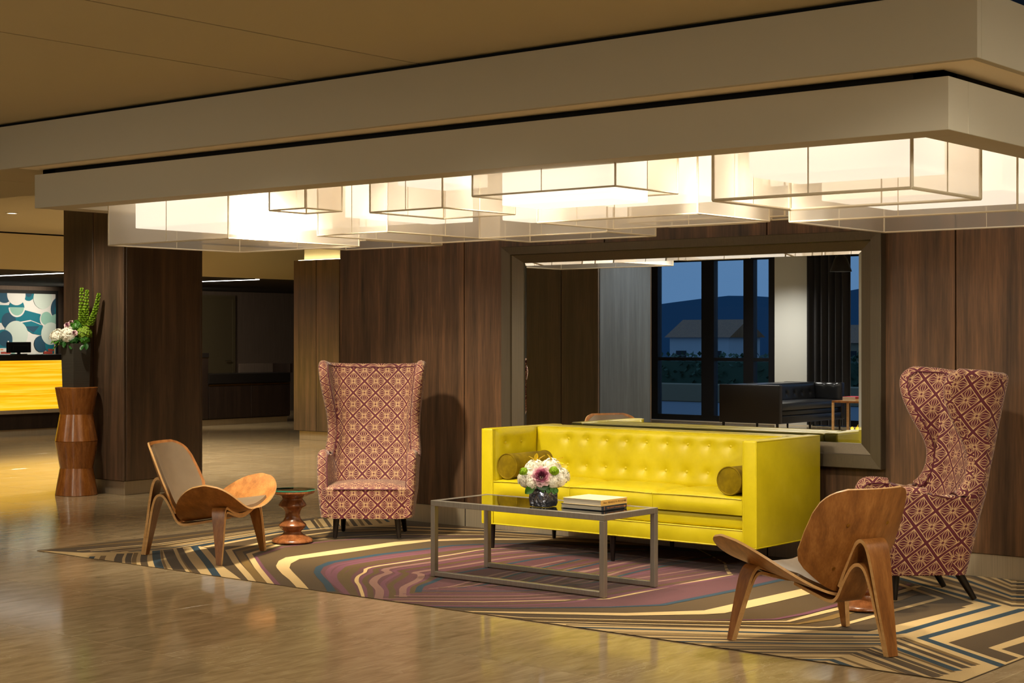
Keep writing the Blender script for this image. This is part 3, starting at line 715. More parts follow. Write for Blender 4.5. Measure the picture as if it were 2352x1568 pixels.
for t, col, th in ((1463.5, 'olive', .022), (1465.8, 'brown', .02), (1471, 'brown', .032), (1477.2, 'teal', .032), (1480.4, 'olive', .018), (1485.6, 'brown', .024), (1489.2, 'dkolive', .02), (1492, 'brown', .028), (1498, 'brown', .03), (1501, 'olive', .014), (1508.4, 'olive', .02), (1514.2, 'teal', .032), (1519, 'brown', .012)):
    hb(t, col, th)
for t, col, th in ((1447.3, 'brown', .03),):
    stripe(col, [(1300, 1434), (1850, 1444.5), (1990, 1446), (2050, 1433), (2200, 1392)], [.02, .03, .04, .05, .1])
stripe('brown', [(1400, 1450), (1700, 1458), (1960, 1462)], .012)
# right edge chevrons
stripe('teal', [(2420, 1379), (2352, 1398), (2118, 1464.5), (2298, 1527), (2330, 1538)], [.055, .055, .05, .055, .055])
patch('brown', [(2420, 1402), (2352, 1424), (2178, 1475), (2312, 1520), (2420, 1480)], 'chevron')
patch('cream', [(2420, 1440), (2352, 1460), (2270, 1487), (2340, 1510), (2420, 1490)], 'chevron')
patch('brown', [(2420, 1452), (2352, 1474), (2300, 1490), (2352, 1506), (2420, 1490)], 'chevron')
# parallel bands behind the chair on the wall side
for k, (col, w) in enumerate((('cream', .06), ('brown', .06), ('cream', .05), ('olive', .05), ('brown', .05), ('cream', .05), ('teal', .05), ('cream', .05), ('olive', .04), ('brown', .06), ('cream', .05), ('olive', .05), ('cream', .05), ('brown', .05), ('cream', .05), ('olive', .05), ('cream', .05))):
    o = -4 - k * 5.2
    stripe(col, [(2000, 1307 + o), (2240, 1374 + o), (2330, 1398 + o * .8), (2420, 1400 + o * .8)], w)

# ================================================================== YELLOW SOFA
def tuft(mb, x0, x1, z0, z1, ybase, slope, btn, nx, nz, bulge=.03, dim=.028, rad=.055, axis='y', sgn=1):
    """tufted pad: grid over (x,z), depth measured towards -y (axis 'y') or +/-x (axis 'x')"""
    def dep(x, z):
        ex = min(x - x0, x1 - x) / .07; ez = min(z - z0, z1 - z) / .05
        e = max(0, min(1, ex)) ; f = max(0, min(1, ez))
        d = bulge * (math.sin(e * math.pi / 2) ** .6) * (math.sin(f * math.pi / 2) ** .6)
        for bx, bz in btn:
            r2 = ((x - bx) ** 2 + (z - bz) ** 2) / rad ** 2
            d -= dim * math.exp(-r2 * 1.6) * .55 + dim * .45 * math.exp(-r2 * 9)
        return d
    def fn(u, v):
        x, z = x0 + (x1 - x0) * u, z0 + (z1 - z0) * v
        d = dep(x, z)
        return (x, ybase + slope * (z - z0) - d, z) if axis == 'y' else (ybase + sgn * d, x, z)
    mb.grid(fn, nx, nz, flip=(axis == 'x' and sgn < 0)); return dep
SX, SY = -7.34, 8.60
LEG0 = 0.0
def make_sofa(leather, loc, rz, label, name, W=2.21, D=.81, H=.845, ncush=3, arm_mat=None, cols=None, rows=(.583, .765)):
    t = thing(name, label, 'sofa', loc, rz)
    am = arm_mat or leather
    for s in (0, 1):
        x = s * (W - .10)
        a = MB().rbox(x, x + .10, 0, D, .18, H, .014, 3).build('arm', am, t, True)
        o = x + (0.003 if s == 0 else .097); 
        MB().tube([(o, .004, .19), (o, .004, H - .006), (o, D - .01, H - .006)], .0045, 6).build('piping', leather, a, True)
        i = x + (.097 if s == 0 else .003)
        MB().tube([(i, .004, .19), (i, .004, H - .006), (i, .48, H - .006)], .0045, 6).build('piping', leather, a, True)
    MB().rbox(.10, W - .10, .64, D, .18, H - .005, .014, 3).build('back', leather, t, True)
    b = MB().rbox(.1005, W - .1005, .006, .66, .18, .289, .01, 2).build('base_rail', leather, t, True)
    MB().tube([(.102, .008, .287), (W - .102, .008, .287)], .005, 6).build('piping', leather, b, True)
    MB().tube([(0.002, .006, .185), (W - .002, .006, .185)], .005, 6).build('piping', leather, b, True)
    MB().tube([(W - .003, .006, .185), (W - .003, D - .01, .185)], .005, 6).build('piping', leather, b, True)
    MB().rbox(.1005, W - .1005, .03, .66, .29, .378, .02, 3).build('seat_deck', leather, t, True)
    xs = [.103 + (W - .206) * k / ncush for k in range(ncush + 1)]
    for p, q in zip(xs, xs[1:]):
        mb = MB()
        def top(u, v, p=p, q=q):
            x = p + .001 + (q - p - .002) * u; y = .004 + .60 * v
            e = min(u, 1 - u); z = .478 + .028 * (1 - (2 * u - 1) ** 4) ** .5 * (1 - .35 * (2 * v - 1) ** 2)
            if v < .02: z = .478 + .004 * (1 - (2 * u - 1) ** 4)
            return (x, y, z)
        mb.grid(top, 20, 14)
        def frt(u, v, p=p, q=q):
            x = p + .001 + (q - p - .002) * u; z = .38 + (.478 + .004 * (1 - (2 * u - 1) ** 4) - .38) * v
            return (x, .004 - .014 * math.sin(math.pi * v) * (1 - (2 * u - 1) ** 6), z)
        mb.grid(frt, 20, 6)
        for s in (0, 1):
            def sd(u, v, s=s, p=p, q=q):
                x = p + .001 if s == 0 else q - .001; y = .004 + .6 * u; return (x, y, .38 + .098 * v)
            mb.grid(sd, 6, 2, flip=(s == 0))
        c = mb.build('seat_cushion', leather, t, True, auto=60)
        MB().tube(catmull([(p + .004, 0.002, .479), ((p + q) / 2, -.002, .484), (q - .004, .002, .479)], 6), .004, 6).build('piping', leather, c, True)
    cols = cols or [.397 + .1665 * k for k in range(10)]
    btn = [(c, r) for r in rows for c in cols]
    mb = MB(); dep = tuft(mb, .104, W - .104, .47, H - .004, .47, .07, btn, 110, 30)
    # lid to the frame behind
    mb.grid(lambda u, v: (.104 + (W - .208) * u, .47 + .07 * (H - .474) + (.65 - .47 - .07 * (H - .474)) * v, H - .004 + .006 * math.sin(math.pi * v)), 10, 3)
    bc = mb.build('back_cushion', leather, t, True, auto=70)
    MB().tube([(.106, .47 + .07 * (H - .474), H - .003), (W - .106, .47 + .07 * (H - .474), H - .003)], .0045, 6).build('piping', leather, bc, True)
    def button(par, p, n):
        m = MB(); nn = Vector(n)
        prof = [(.0115, 0), (.011, .004), (.0075, .0075), (.003, .009)]
        m.lathe(prof, 10); q = Vector((0, 0, 1)).rotation_difference(nn)
        m.v = [tuple(q @ Vector(v) + Vector(p)) for v in m.v]
        m.build('button', leather, par, True)
    for x, z in btn: button(bc, (x, .47 + .07 * (z - .47) - dep(x, z) - .001, z), (0, -1, .05))
    for s in (0, 1):
        y0, y1 = .03, .49; bt = [(.126 + .0, .742), (.301, .742)]
        mb = MB(); xb = .101 if s == 0 else W - .101; sg = 1 if s == 0 else -1
        d2 = tuft(mb, y0, y1, .47, H - .006, xb, 0, bt, 26, 24, .028, .02, .05, 'x', sg)
        pad = mb.build('arm_pad', leather, t, True, auto=70)
        for y, z in bt: button(pad, (xb + sg * (d2(y, z) + .001), y, z), (sg, 0, 0))
    for lx in (.05, W / 2 - .02, W - .05):
        for ly in (.06, D - .05):
            MB().lathe([(.013, LEG0), (.022, .182)], 12, (lx, ly)).build('leg', 'black_wood', t, True)
    return t
LEG0 = .0085
make_sofa('yellow_leather', (SX, SY, 0), 0, 'bright yellow leather tuxedo sofa with buttoned back below the mirror', 'tuxedo_sofa')

def bolster(x, label):
    t = thing('bolster_cushion', label, 'cushion', (x, 8.63, .587), 0, 'olive velvet bolsters on the sofa')
    r = .086; n = 40
    def fn(u, v):
        a = 2 * math.pi * u; rr = r * (1 + .012 * math.sin(a * 17) * math.exp(-min(v, 1 - v) * 30) + .006 * math.sin(5 * a + 9 * v))
        if v < .03 or v > .97: rr = r * .985
        return (rr * math.cos(a), .005 + .42 * v, rr * math.sin(a))
    MB().grid(fn, n, 24, flip=True).build('cover', 'olive_velvet', t, True)
    for y, s in ((.004, -1), (.426, 1)):
        m = MB()
        m.grid(lambda u, v: (r * .99 * v * math.cos(2 * math.pi * u), y + s * .012 * (1 - v ** 2), r * .99 * v * math.sin(2 * math.pi * u)), n, 5, flip=(s > 0))
        m.build('end_panel', 'olive_velvet', t, True)
        MB().tube([(r * math.cos(2 * math.pi * k / 32), y, r * math.sin(2 * math.pi * k / 32)) for k in range(32)], .005, 6, closed=True).build('piping', 'olive_velvet', t, True)
bolster(-7.135, 'olive velvet bolster lying on the sofa behind the flower vase')
bolster(-5.345, 'olive velvet bolster lying on the sofa at the arm beside the plywood chair')

# ================================================================== COFFEE TABLE + THINGS ON IT
def make_table():
    x0, x1, y0, y1, zt, w = -6.716, -5.395, 7.385, 7.925, .476, .034
    t = thing('coffee_table', 'low rectangular steel-framed coffee table with dark reflective glass top', 'table', (x0, y0, .0085))
    X, Y, Z = x1 - x0, y1 - y0, zt - .0085
    def bar(n, *a): MB().rbox(*a, .0025, 2).build(n, 'table_metal', t, False)
    for x in (0, X - w):
        for y in (0, Y - w): bar('leg', x, x + w, y, y + w, .0, Z - w)
        bar('top_rail', x, x + w, w, Y - w, Z - w, Z)
    for y in (0, Y - w):
        bar('top_rail', 0, X, y, y + w, Z - w, Z)
        bar('bottom_rail', w, X - w, y, y + w, .004, .004 + w * .85)
    MB().box(w, X - w, w, Y - w, Z - .014, Z - .002).build('glass_top', 'table_glass', t)
make_table()

def petals(mb, c, R, n, rnd, m=0, size=.3, up=-.35, lift=0):
    for _ in range(n):
        while True:
            d = Vector((rnd.gauss(0, 1), rnd.gauss(0, 1), rnd.gauss(0, 1))).normalized()
            if d.z > up: break
        p = Vector(c) + d * R * rnd.uniform(.9, 1.04)
        x = d.cross(Vector((.3, .5, .8))).normalized(); y = d.cross(x); a0 = rnd.random() * 3
        s = R * size * rnd.uniform(.8, 1.15)
        for k in range(4):
            a = a0 + k * math.pi / 2; e = x * math.cos(a) + y * math.sin(a); f = x * -math.sin(a) + y * math.cos(a)
            mb.add([p, p + e * s * .55 + f * s * .36 + d * s * .16, p + e * s + d * s * .08, p + e * s * .55 - f * s * .36 + d * s * .16], [(0, 1, 2, 3)], m)
def hydrangea(name, c, R, n, par, mat, seed, size=.3, core=.9):
    r = random.Random(seed); mb = MB(); petals(mb, c, R, n, r, 0, size)
    k = MB().lathe([(.001, -R * core), (R * core * .7, -R * core * .7), (R * core, 0), (R * core * .7, R * core * .7), (.001, R * core)], 12)
    mb.add([(v[0] + c[0], v[1] + c[1], v[2] + c[2]) for v in k.v], k.f)
    return mb.build(name, mat, par, True)
def leaf(name, p, d, L, w, par, mat, droop=.3, up=(0, 0, 1), fold=.15):
    d = Vector(d).normalized(); s = d.cross(Vector(up)).normalized(); n = s.cross(d).normalized()
    def fn(u, v):
        k = math.sin(math.pi * min(1, v * .98 + .02)) ** .8 * w / 2 * (2 * u - 1)
        return Vector(p) + d * (L * v) + s * k + n * (abs(2 * u - 1) * fold * w - droop * L * v * v)
    return MB().grid(fn, 4, 7).build(name, mat, par, True)
def rose(name, c, R, d, par, m1, m2, rings=5, seed=1):
    d = Vector(d).normalized(); x = d.cross(Vector((.2, .1, 1))).normalized(); y = d.cross(x); c = Vector(c); r = random.Random(seed)
    mb = MB()
    for k in range(rings):
        q = (k + .6) / rings; np_ = 3 + k; rr = R * q
        for j in range(np_):
            a = 2 * math.pi * j / np_ + k * .9 + r.uniform(-.1, .1); sp = 2.6 / np_ + .35
            def fn(u, v, a=a, sp=sp, rr=rr, q=q):
                an = a + (u - .5) * 2 * sp * .5 * 1.5; rad = rr * (.35 + .65 * v) * (1 + .10 * math.sin(u * 9 + a)); hgt = R * (1.25 - .85 * q) * v + R * .16 * (1 - abs(2 * u - 1)) * v - R * .25 * q * (v ** 3)
                return c + (x * math.cos(an) + y * math.sin(an)) * rad + d * (hgt - R * .3 * q)
            mb.grid(fn, 5, 4, m=(2 if k >= rings - 2 else 0) if k >= 2 else 1)
    return mb.build(name, [m1, m2, 'rose_pale'], par, True)
def make_vase_flowers():
    px, py, z0 = -5.965, 7.555, .476
    t = thing('glass_vase', 'small square dimpled mercury-glass vase on the coffee table', 'vase', (px, py, z0), math.radians(-8))
    mb = MB(); s = .066
    def sq(a, k):  # rounded square radius
        c, sn = math.cos(a), math.sin(a); return k / ((abs(c) ** 7 + abs(sn) ** 7) ** (1 / 7))
    rr = random.Random(4)
    def fn(u, v):
        a = 2 * math.pi * u; k = s * (.93 + .09 * math.sin(math.pi * min(1, v * 1.15)) - .05 * max(0, v - .8) * 5 + .02 * math.sin(a * 8 + v * 9) + .016 * math.sin(a * 13 - v * 14))
        r = sq(a, k); return (r * math.cos(a), r * math.sin(a), .002 + .128 * v)
    mb.grid(fn, 64, 14)
    mb.grid(lambda u, v: (sq(2 * math.pi * u, s * .92) * v * math.cos(2 * math.pi * u), sq(2 * math.pi * u, s * .92) * v * math.sin(2 * math.pi * u), .002), 64, 2, flip=True)
    mb.build('body', 'mercury_glass', t, True)
    b = thing('flower_arrangement', 'low bouquet of white hydrangea with a purple ornamental cabbage in the glass vase', 'flowers', (px, py, z0 + .12))
    # camera-facing frame in plan
    f = Vector((-FX, -FY, 0)); r_ = Vector((RX, RY, 0)); U = Vector((0, 0, 1))
    def P(a, c, h): return f * c + r_ * a + U * h
    for i, (a, c, h, R) in enumerate(((-.085, .02, .045, .062), (.085, .02, .045, .062), (-.05, -.02, .095, .06), (.045, -.03, .10, .062), (0, .0, .05, .07), (-.10, -.04, .03, .055), (.105, -.04, .05, .055), (0, -.09, .06, .065), (.05, .06, .03, .05), (-.06, .06, .02, .045))):
        hydrangea('hydrangea_head', P(a, c, h), R, 120, b, 'hydrangea_white', 10 + i, .23, .9)
    rose('ornamental_cabbage', P(-.012, .085, .062), .066, f * 1 + U * .35, b, 'rose_pink', 'rose_plum', 6, 5)
    hydrangea('green_pompon', P(-.115, .05, .085), .026, 90, b, 'lime', 40, .35)
    hydrangea('green_pompon', P(.062, .075, .092), .028, 90, b, 'lime', 41, .35)
    for i, (a, c, h, dx, dz) in enumerate(((-.05, .0, .15, -.6, .5), (-.03, .02, .155, .7, .6), (-.045, .03, .15, .1, .9), (.05, 0, .15, -.5, .8), (.075, .0, .15, .9, .5), (.08, .02, .14, .6, -.1))):
        leaf('orchid_petal', P(a, c, h), r_ * dx + U * dz + f * .25, .05, .028, b, 'orchid_yellow', .1)
    leaf('folded_leaf', P(-.055, .095, .02), r_ * 1 + U * -.22, .10, .055, b, 'leaf_dark', .1, tuple(f), .1)
    leaf('folded_leaf', P(-.055, .085, .012), r_ * -.75 + U * -.7, .075, .05, b, 'leaf_green', .1, tuple(f))
    for a, h in ((.03, .0), (.055, -.012), (.07, -.004), (.045, .004), (-.01, .0), (.02, -.006)):
        leaf('small_leaf', P(a, .078, h), r_ * .3 + U * -.8 + f * .35, .035, .025, b, 'leaf_green', .2, tuple(f))
    leaf('small_leaf', P(.125, .03, .06), r_ * .6 + U * .6, .04, .022, b, 'leaf_green', .1)
make_vase_flowers()

def text_mesh(name, body, size, mat, par, loc, rot, ext=.0003, bold=False):
    cu = bpy.data.curves.new(name, 'FONT'); cu.body = body; cu.size = size; cu.extrude = ext; cu.align_y = 'CENTER'
    tmp = bpy.data.objects.new(name + '_t', cu); COL.objects.link(tmp)
    dg = bpy.context.evaluated_depsgraph_get(); me = bpy.data.meshes.new_from_object(tmp.evaluated_get(dg)); me.name = name
    COL.objects.unlink(tmp); bpy.data.objects.remove(tmp)
    me.materials.clear(); me.materials.append(MATS[mat])
    o = link(bpy.data.objects.new(name, me), par); o.location = loc; o.rotation_euler = rot
    return o
def book(label, x0, y0, z0, L, W, T, cover, spine, lines, rz=0.0, ink='ink_brown', group=None):
    """spine along +y at x = L; W along y"""
    t = thing('book', label, 'book', (x0, y0, z0), rz, group)
    MB().box(.004, L - .006, .004, W - .004, .0035, T - .0035).build('pages', 'page', t)
    MB().rbox(0, L, 0, W, T - .0035, T, .001, 1).build('cover', cover, t)
    MB().rbox(0, L, 0, W, 0, .0035, .001, 1).build('cover', cover, t)
    MB().rbox(L - .006, L, 0, W, 0.0004, T - .0004, .0016, 2).build('spine', spine, t)
    for body, size, y in lines:
        text_mesh('spine_lettering', body, size, ink, t, (L + .0004, y, T / 2), (math.pi / 2, 0, math.pi / 2))
    return t
BG = 'books on the coffee table'
b2 = book('dark navy book with orange spine lettering, under the cream book', -5.832, 7.552, .4757, .302, .245, .027, 'book_navy', 'book_navy', [('THE GREAT MINNESOTA FISH BOOK', .0145, .045)], 0, 'ink_orange', BG)
MB().box(.302, .3026, .02, .024, .002, .025).build('spine_bar', 'ink_orange', b2)
for k in range(3): MB().box(.302, .3026, .214 + k * .006, .2185 + k * .006, .008, .019).build('spine_mark', 'ink_orange', b2)
b1 = book('thick cream book with amber spine on top of the navy book', -5.815, 7.548, .5028, .285, .252, .036, 'book_cream', 'book_spine', [('Millett', .0135, .018), ('MINNESOTA MODERN', .0165, .062)], math.radians(-.8), 'ink_brown', BG)
for k in range(3): MB().box(.285, .2855, .224 + k * .006, .2285 + k * .006, .013, .024).build('spine_mark', 'ink_brown', b1)

# ================================================================== WING CHAIRS
def make_wing(label, loc, rz):
    t = thing('wing_chair', label, 'armchair', loc, rz, 'plum patterned wing chairs')
    SB = [(.16, -.245), (.385, -.313), (.61, -.375), (.85, -.426), (1.07, -.461), (1.24, -.488), (1.31, -.497)]
    EV = [(0, .205, .17), (.12, .20, .40), (.22, .188, .55), (.265, .17, .604), (.30, .135, .622), (.34, .06, .618), (.40, -.06, .602), (.45, -.15, .596), (.50, -.205, .64), (.55, -.238, .71), (.62, -.248, .815), (.69, -.22, .905), (.76, -.168, 1.0), (.84, -.122, 1.1), (.91, -.10, 1.19), (.96, -.112, 1.245), (1.0, -.16, 1.274)]
    BV = [(0, .17), (.30, .50), (.50, .66), (1, 1.272)]
    HW = [(.16, .298), (.38, .324), (.6, .330), (.75, .312), (.9, .318), (1.1, .345), (1.3, .372)]
    lin = lambda tab, x, c=1: tab[0][c] if x <= tab[0][0] else next((b[c] if False else a[c] + (b[c] - a[c]) * (x - a[0]) / (b[0] - a[0]) for a, b in zip(tab, tab[1:]) if x <= b[0]), tab[-1][c])
    EVs = [(p.x, p.y, p.z) for p in catmull(EV, 5)]
    NU, NV = 44, 84
    P = []
    for j in range(NV + 1):
        v = j / NV; es, ez, bz = lin(EVs, v, 1), lin(EVs, v, 2), lin(BV, v)
        pts = []
        for f, ks in ((1, 0), (.55, 1), (.15, 2), (0, 3), (0, 4), (0, 5)):
            z = bz + (ez - bz) * f; sb = lin(SB, z) + .035; hw = lin(HW, z)
            x = (es, es + (sb - es) * .5, sb + .10, sb + .03, sb + .004, sb)[ks]; y = hw * (1, 1, .955, .80, .5, 0)[ks]
            if ks == 2 and x > es - .01: x = es - .01
            pts.append((x, y, z))
        sec = catmull([(a, -b, c) for a, b, c in pts] + [(a, b, c) for a, b, c in reversed(pts[:-1])], 5)
        row = []
        for i in range(NU + 1):
            f = i / NU * (len(sec) - 1); k = min(int(f), len(sec) - 2); p = sec[k].lerp(sec[k + 1], f - k)
            row.append(Vector((p.x, p.y, p.z - .028 * (1 - (2 * i / NU - 1) ** 2) * v ** 10)))
        P.append(row)
    th = .068
    def nrm(j, i):
        du = P[j][min(NU, i + 1)] - P[j][max(0, i - 1)]; dv = P[min(NV, j + 1)][i] - P[max(0, j - 1)][i]
        return du.cross(dv).normalized()
    mb = MB()
    arc = [[0.0] for _ in range(NV + 1)]
    for j in range(NV + 1):
        for i in range(NU): arc[j].append(arc[j][-1] + (P[j][i + 1] - P[j][i]).xy.length)
        m = arc[j][NU // 2]; arc[j] = [a - m for a in arc[j]]
    # loops around the thickness: build ring per (row): outer side, rounded front ends, inner side
    for sgn in (1, -1):
        vs = [P[j][i] + nrm(j, i) * (sgn * th / 2) for j in range(NV + 1) for i in range(NU + 1)]
        fs, uvs = [], []
        for j in range(NV):
            for i in range(NU):
                q = [(i, j), (i + 1, j), (i + 1, j + 1), (i, j + 1)]
                if sgn < 0: q.reverse()
                fs.append(tuple(b * (NU + 1) + a for a, b in q)); uvs.append([(arc[b][a], P[b][a].z) for a, b in q])
        mb.add(vs, fs, 0, uvs)
    # rounded rim along the free edge
    path = [(j, 0) for j in range(NV + 1)] + [(NV, i) for i in range(1, NU + 1)] + [(j, NU) for j in range(NV - 1, -1, -1)]
    R = 8; ring = []
    for n, (j, i) in enumerate(path):
        N = nrm(j, i)
        a = path[max(0, n - 1)]; b = path[min(len(path) - 1, n + 1)]
        T = (P[b[0]][b[1]] - P[a[0]][a[1]]).normalized(); O = T.cross(N).normalized()
        ring.append([P[j][i] + N * (th / 2 * math.cos(math.pi * k / R)) + O * (th / 2 * math.sin(math.pi * k / R)) for k in range(R + 1)])
    # make sure rims bulge outwards
    mid = P[NV // 2][NU // 2]
    if (ring[10][R // 2] - P[10][0]).dot(P[10][0] - P[10][2]) < 0:
        ring = []
        for n, (j, i) in enumerate(path):
            N = nrm(j, i); a = path[max(0, n - 1)]; b = path[min(len(path) - 1, n + 1)]
            T = (P[b[0]][b[1]] - P[a[0]][a[1]]).normalized(); O = N.cross(T).normalized()
            ring.append([P[j][i] + N * (th / 2 * math.cos(math.pi * k / R)) + O * (th / 2 * math.sin(math.pi * k / R)) for k in range(R + 1)])
    al = 0.0; vs, fs, uvs = [], [], []
    for n, rg in enumerate(ring):
        vs += rg
    for n in range(len(ring) - 1):
        for k in range(R):
            fs.append((n * (R + 1) + k, n * (R + 1) + k + 1, (n + 1) * (R + 1) + k + 1, (n + 1) * (R + 1) + k))
            uvs.append([(k * .0134, n * .027), ((k + 1) * .0134, n * .027), ((k + 1) * .0134, (n + 1) * .027), (k * .0134, (n + 1) * .027)])
    mb.add(vs, fs, 0, uvs)
    mb.build('winged_back', 'star_fabric', t, True, True, 70)
    pp = [r[0] + (r[0] - r[R]).normalized() * .002 for r in ring]
    MB().tube(pp[::2], .0045, 6).build('piping', 'star_fabric', t, True, True)
    # seat block, tapering to the floor, crowned on top
    mb = MB()
    def body(u, v):
        z = .16 + .215 * v; hw = .318 + .030 * v; fr = .232 + .028 * v; bk = -.235 - .05 * v
        a = 2 * math.pi * u + math.pi / 4; n = 9
        c, s_ = math.cos(a), math.sin(a); k = (abs(c) ** n + abs(s_) ** n) ** (-1 / n)
        return ((fr + bk) / 2 + (fr - bk) / 2 * c * k, hw * s_ * k, z)
    per = [0, .56, 1.22, 1.78, 2.44]
    mb.grid(body, 48, 5, uvfn=lambda u, v: (u * 2.36 - .02, .16 + .215 * v))
    mb.grid(lambda u, v: tuple(Vector(body(u, 0)).lerp(Vector((0, 0, .16)), v)), 48, 2, uvfn=lambda u, v: (u, v))
    bd = mb.build('seat_body', 'star_fabric', t, True, 'box', 50)
    mb = MB()
    def crown(u, v):
        q = Vector(body(u, 1)); cpt = Vector((-.02, 0, .375)); p = q.lerp(cpt, v); p.z = .372 + .05 * (1 - (1 - v) ** 2.4); return p
    mb.grid(crown, 48, 10, uvfn=lambda u, v: (crown(u, v).y, crown(u, v).x + .12))
    mb.build('seat_cushion', 'star_fabric', t, True, True, 70)
    MB().tube([Vector(body(((k - 14) % 64) / 64, 1)) * 1.004 + Vector((0, 0, -.001)) for k in range(0, 13)], .0055, 6).build('piping', 'star_fabric', t, True, True)
    for sx, sy in ((.17, -.235), (.17, .235), (-.29, -.235), (-.29, .235)):
        top = (.16 if sx > 0 else -.20, sy * .95, .165)
        MB().tube([top, (sx, sy, .0142)], [.025, .016], 12).build('leg', 'black_wood', t, True)
    return t
wing = make_wing('plum and cream star-patterned wing chair between the wooden stool and the sofa', (-8.43, 8.6, 0), math.atan2(-.79, .61))
copy_tree(wing, (-4.127, 8.613, 0), math.radians(225), 'plum and cream star-patterned wing chair behind the plywood chair, at the mirror\'s right end')

# ================================================================== PLYWOOD SHELL CHAIRS
def strip(mb, pts, wdir, widths, th, m=0, me=1, n=6):
    P = catmull(pts, n); Wd = Vector(wdir).normalized()
    ws = catmull([(w, 0, 0) for w in widths], n)
    vs, fs, ms = [], [], []
    for i, p in enumerate(P):
        T = (P[min(len(P) - 1, i + 1)] - P[max(0, i - 1)]).normalized(); N = T.cross(Wd).normalized(); w = ws[i].x / 2
        vs += [p + Wd * w + N * th / 2, p - Wd * w + N * th / 2, p - Wd * w - N * th / 2, p + Wd * w - N * th / 2]
    for i in range(len(P) - 1):
        a, b = i * 4, i * 4 + 4
        for k in range(4):
            fs.append((a + k, a + (k + 1) % 4, b + (k + 1) % 4, b + k)); ms.append(m if k % 2 == 0 else me)
    fs += [(3, 2, 1, 0), tuple(len(vs) - 4 + k for k in range(4))]; ms += [me, me]
    mb.add(vs, fs, ms); return mb
def make_shell(label, loc, rz):
    t = thing('shell_chair', label, 'chair', loc, rz, 'three-legged plywood shell chairs')
    def seat(u, v, k=1.0, dz=0.0, kw=1.0):
        U = (2 * u - 1) * kw; V = (2 * v - 1) * k; A = min(.9995, abs(U))
        d = .255 * (1 - A ** 3.2) ** .5
        s = -.17 + .095 * U * U + d * V
        z = .298 + .052 * V * (1 - A) - .012 * (1 - V * V) * (1 - A) + .232 * A ** 1.9 + dz
        return (s, .475 * U, z)
    st = MB().slab(lambda u, v: seat(u, v), 56, 20, .012, 0, 1).build('seat_shell', ['walnut_cross', 'ply_edge'], t, True, auto=45)
    MB().slab(lambda u, v: seat(u, v, .84, .0165, .50), 30, 16, .022).build('seat_pad', 'taupe_leather', st, True, auto=80)
    WT = [(0, .045), (.03, .10), (.08, .15), (.16, .205), (.25, .258), (.33, .29), (.42, .303), (.6, .300), (.78, .287), (.88, .268), (.94, .243), (.975, .21), (1, .165)]
    def w(tt): return next((b + (d - b) * (tt - a) / (c - a) for (a, b), (c, d) in zip(WT, WT[1:]) if tt <= c), .165)
    def back(u, v, k=1.0, off=0.0, t0=0.0, t1=1.0):
        tt = t0 + (t1 - t0) * v; y = w(v if k < 1 else tt) * (2 * u - 1) * k
        return (-.43 - .225 * tt - .02 * math.sin(math.pi * tt) + .115 * (y / .3) ** 2 + off, y, .272 + .505 * tt + off * .3)
    bk = MB().slab(lambda u, v: back(u, v), 30, 40, .012, 0, 1).build('back_shell', ['walnut', 'ply_edge'], t, True, auto=45)
    MB().slab(lambda u, v: back(u, v, .88, .017, .05, .955), 24, 30, .022).build('back_pad', 'taupe_leather', bk, True, auto=80)
    for y, tt in ((-.11, .66), (.13, .66), (-.13, .24), (.13, .24)):
        ps = Vector((-.43 - .225 * tt - .02 * math.sin(math.pi * tt) + .115 * (y / .3) ** 2 - .0075, y, .272 + .505 * tt))
        m = MB().lathe([(.0095, 0), (.0095, .002), (.007, .003), (.002, .0025)], 14); q = Vector((0, 0, 1)).rotation_difference(Vector((-1, 0, -.42)).normalized())
        m.v = [tuple(q @ Vector(v) + ps) for v in m.v]; m.build('screw', 'brass', bk, True)
    # front hoop: two bent legs in one bow, plus under layer
    for s in (-1, 1):
        mb = MB()
        pth = [(-.02, .374, .0085), (-.03, .350, .12), (-.045, .322, .25), (-.055, .300, .33), (-.06, .270, .362), (-.06, .225, .352), (-.06, .14, .322), (-.06, .06, .304), (-.06, -.002, .30)]
        strip(mb, [(a, s * b, c) for a, b, c in pth], (1, 0, 0), [.036, .055, .078, .09, .094, .094, .09, .09, .09], .017)
        pth2 = [(-.022, .362, .0085), (-.032, .336, .12), (-.046, .306, .25), (-.055, .281, .318), (-.06, .252, .334), (-.06, .20, .322), (-.06, .13, .303), (-.06, .06, .288), (-.06, -.002, .284)]
        strip(mb, [(a, s * b, c) for a, b, c in pth2], (1, 0, 0), [.034, .053, .076, .088, .092, .092, .09, .09, .09], .014)
        mb.build('front_leg', ['walnut', 'ply_edge'], t, True, auto=40)
    mb = MB()
    strip(mb, [(-.462, 0, .30), (-.508, 0, .40), (-.548, 0, .485), (-.578, 0, .523), (-.608, 0, .528), (-.636, 0, .49), (-.662, 0, .38), (-.69, 0, .22), (-.732, 0, .0085)], (0, 1, 0), [.16, .155, .145, .14, .138, .13, .115, .09, .058], .018)
    strip(mb, [(-.12, 0, .272), (-.28, 0, .243), (-.40, 0, .226), (-.452, 0, .248), (-.495, 0, .325), (-.54, 0, .395), (-.578, 0, .418), (-.615, 0, .40), (-.643, 0, .33), (-.675, 0, .19), (-.715, 0, .0085)], (0, 1, 0), [.12, .15, .17, .17, .165, .155, .145, .135, .12, .09, .056], .016)
    mb.build('rear_leg', ['walnut', 'ply_edge'], t, True, auto=40)
    return t
shell = make_shell('bent-plywood shell chair with leather pads, its tall leather back in front of the wood-clad column', (-8.24, 7.22, 0), math.radians(25.9))
copy_tree(shell, (-4.07, 7.12, 0), math.radians(160.3), 'bent-plywood shell chair showing its screwed wooden back beside the sofa arm')

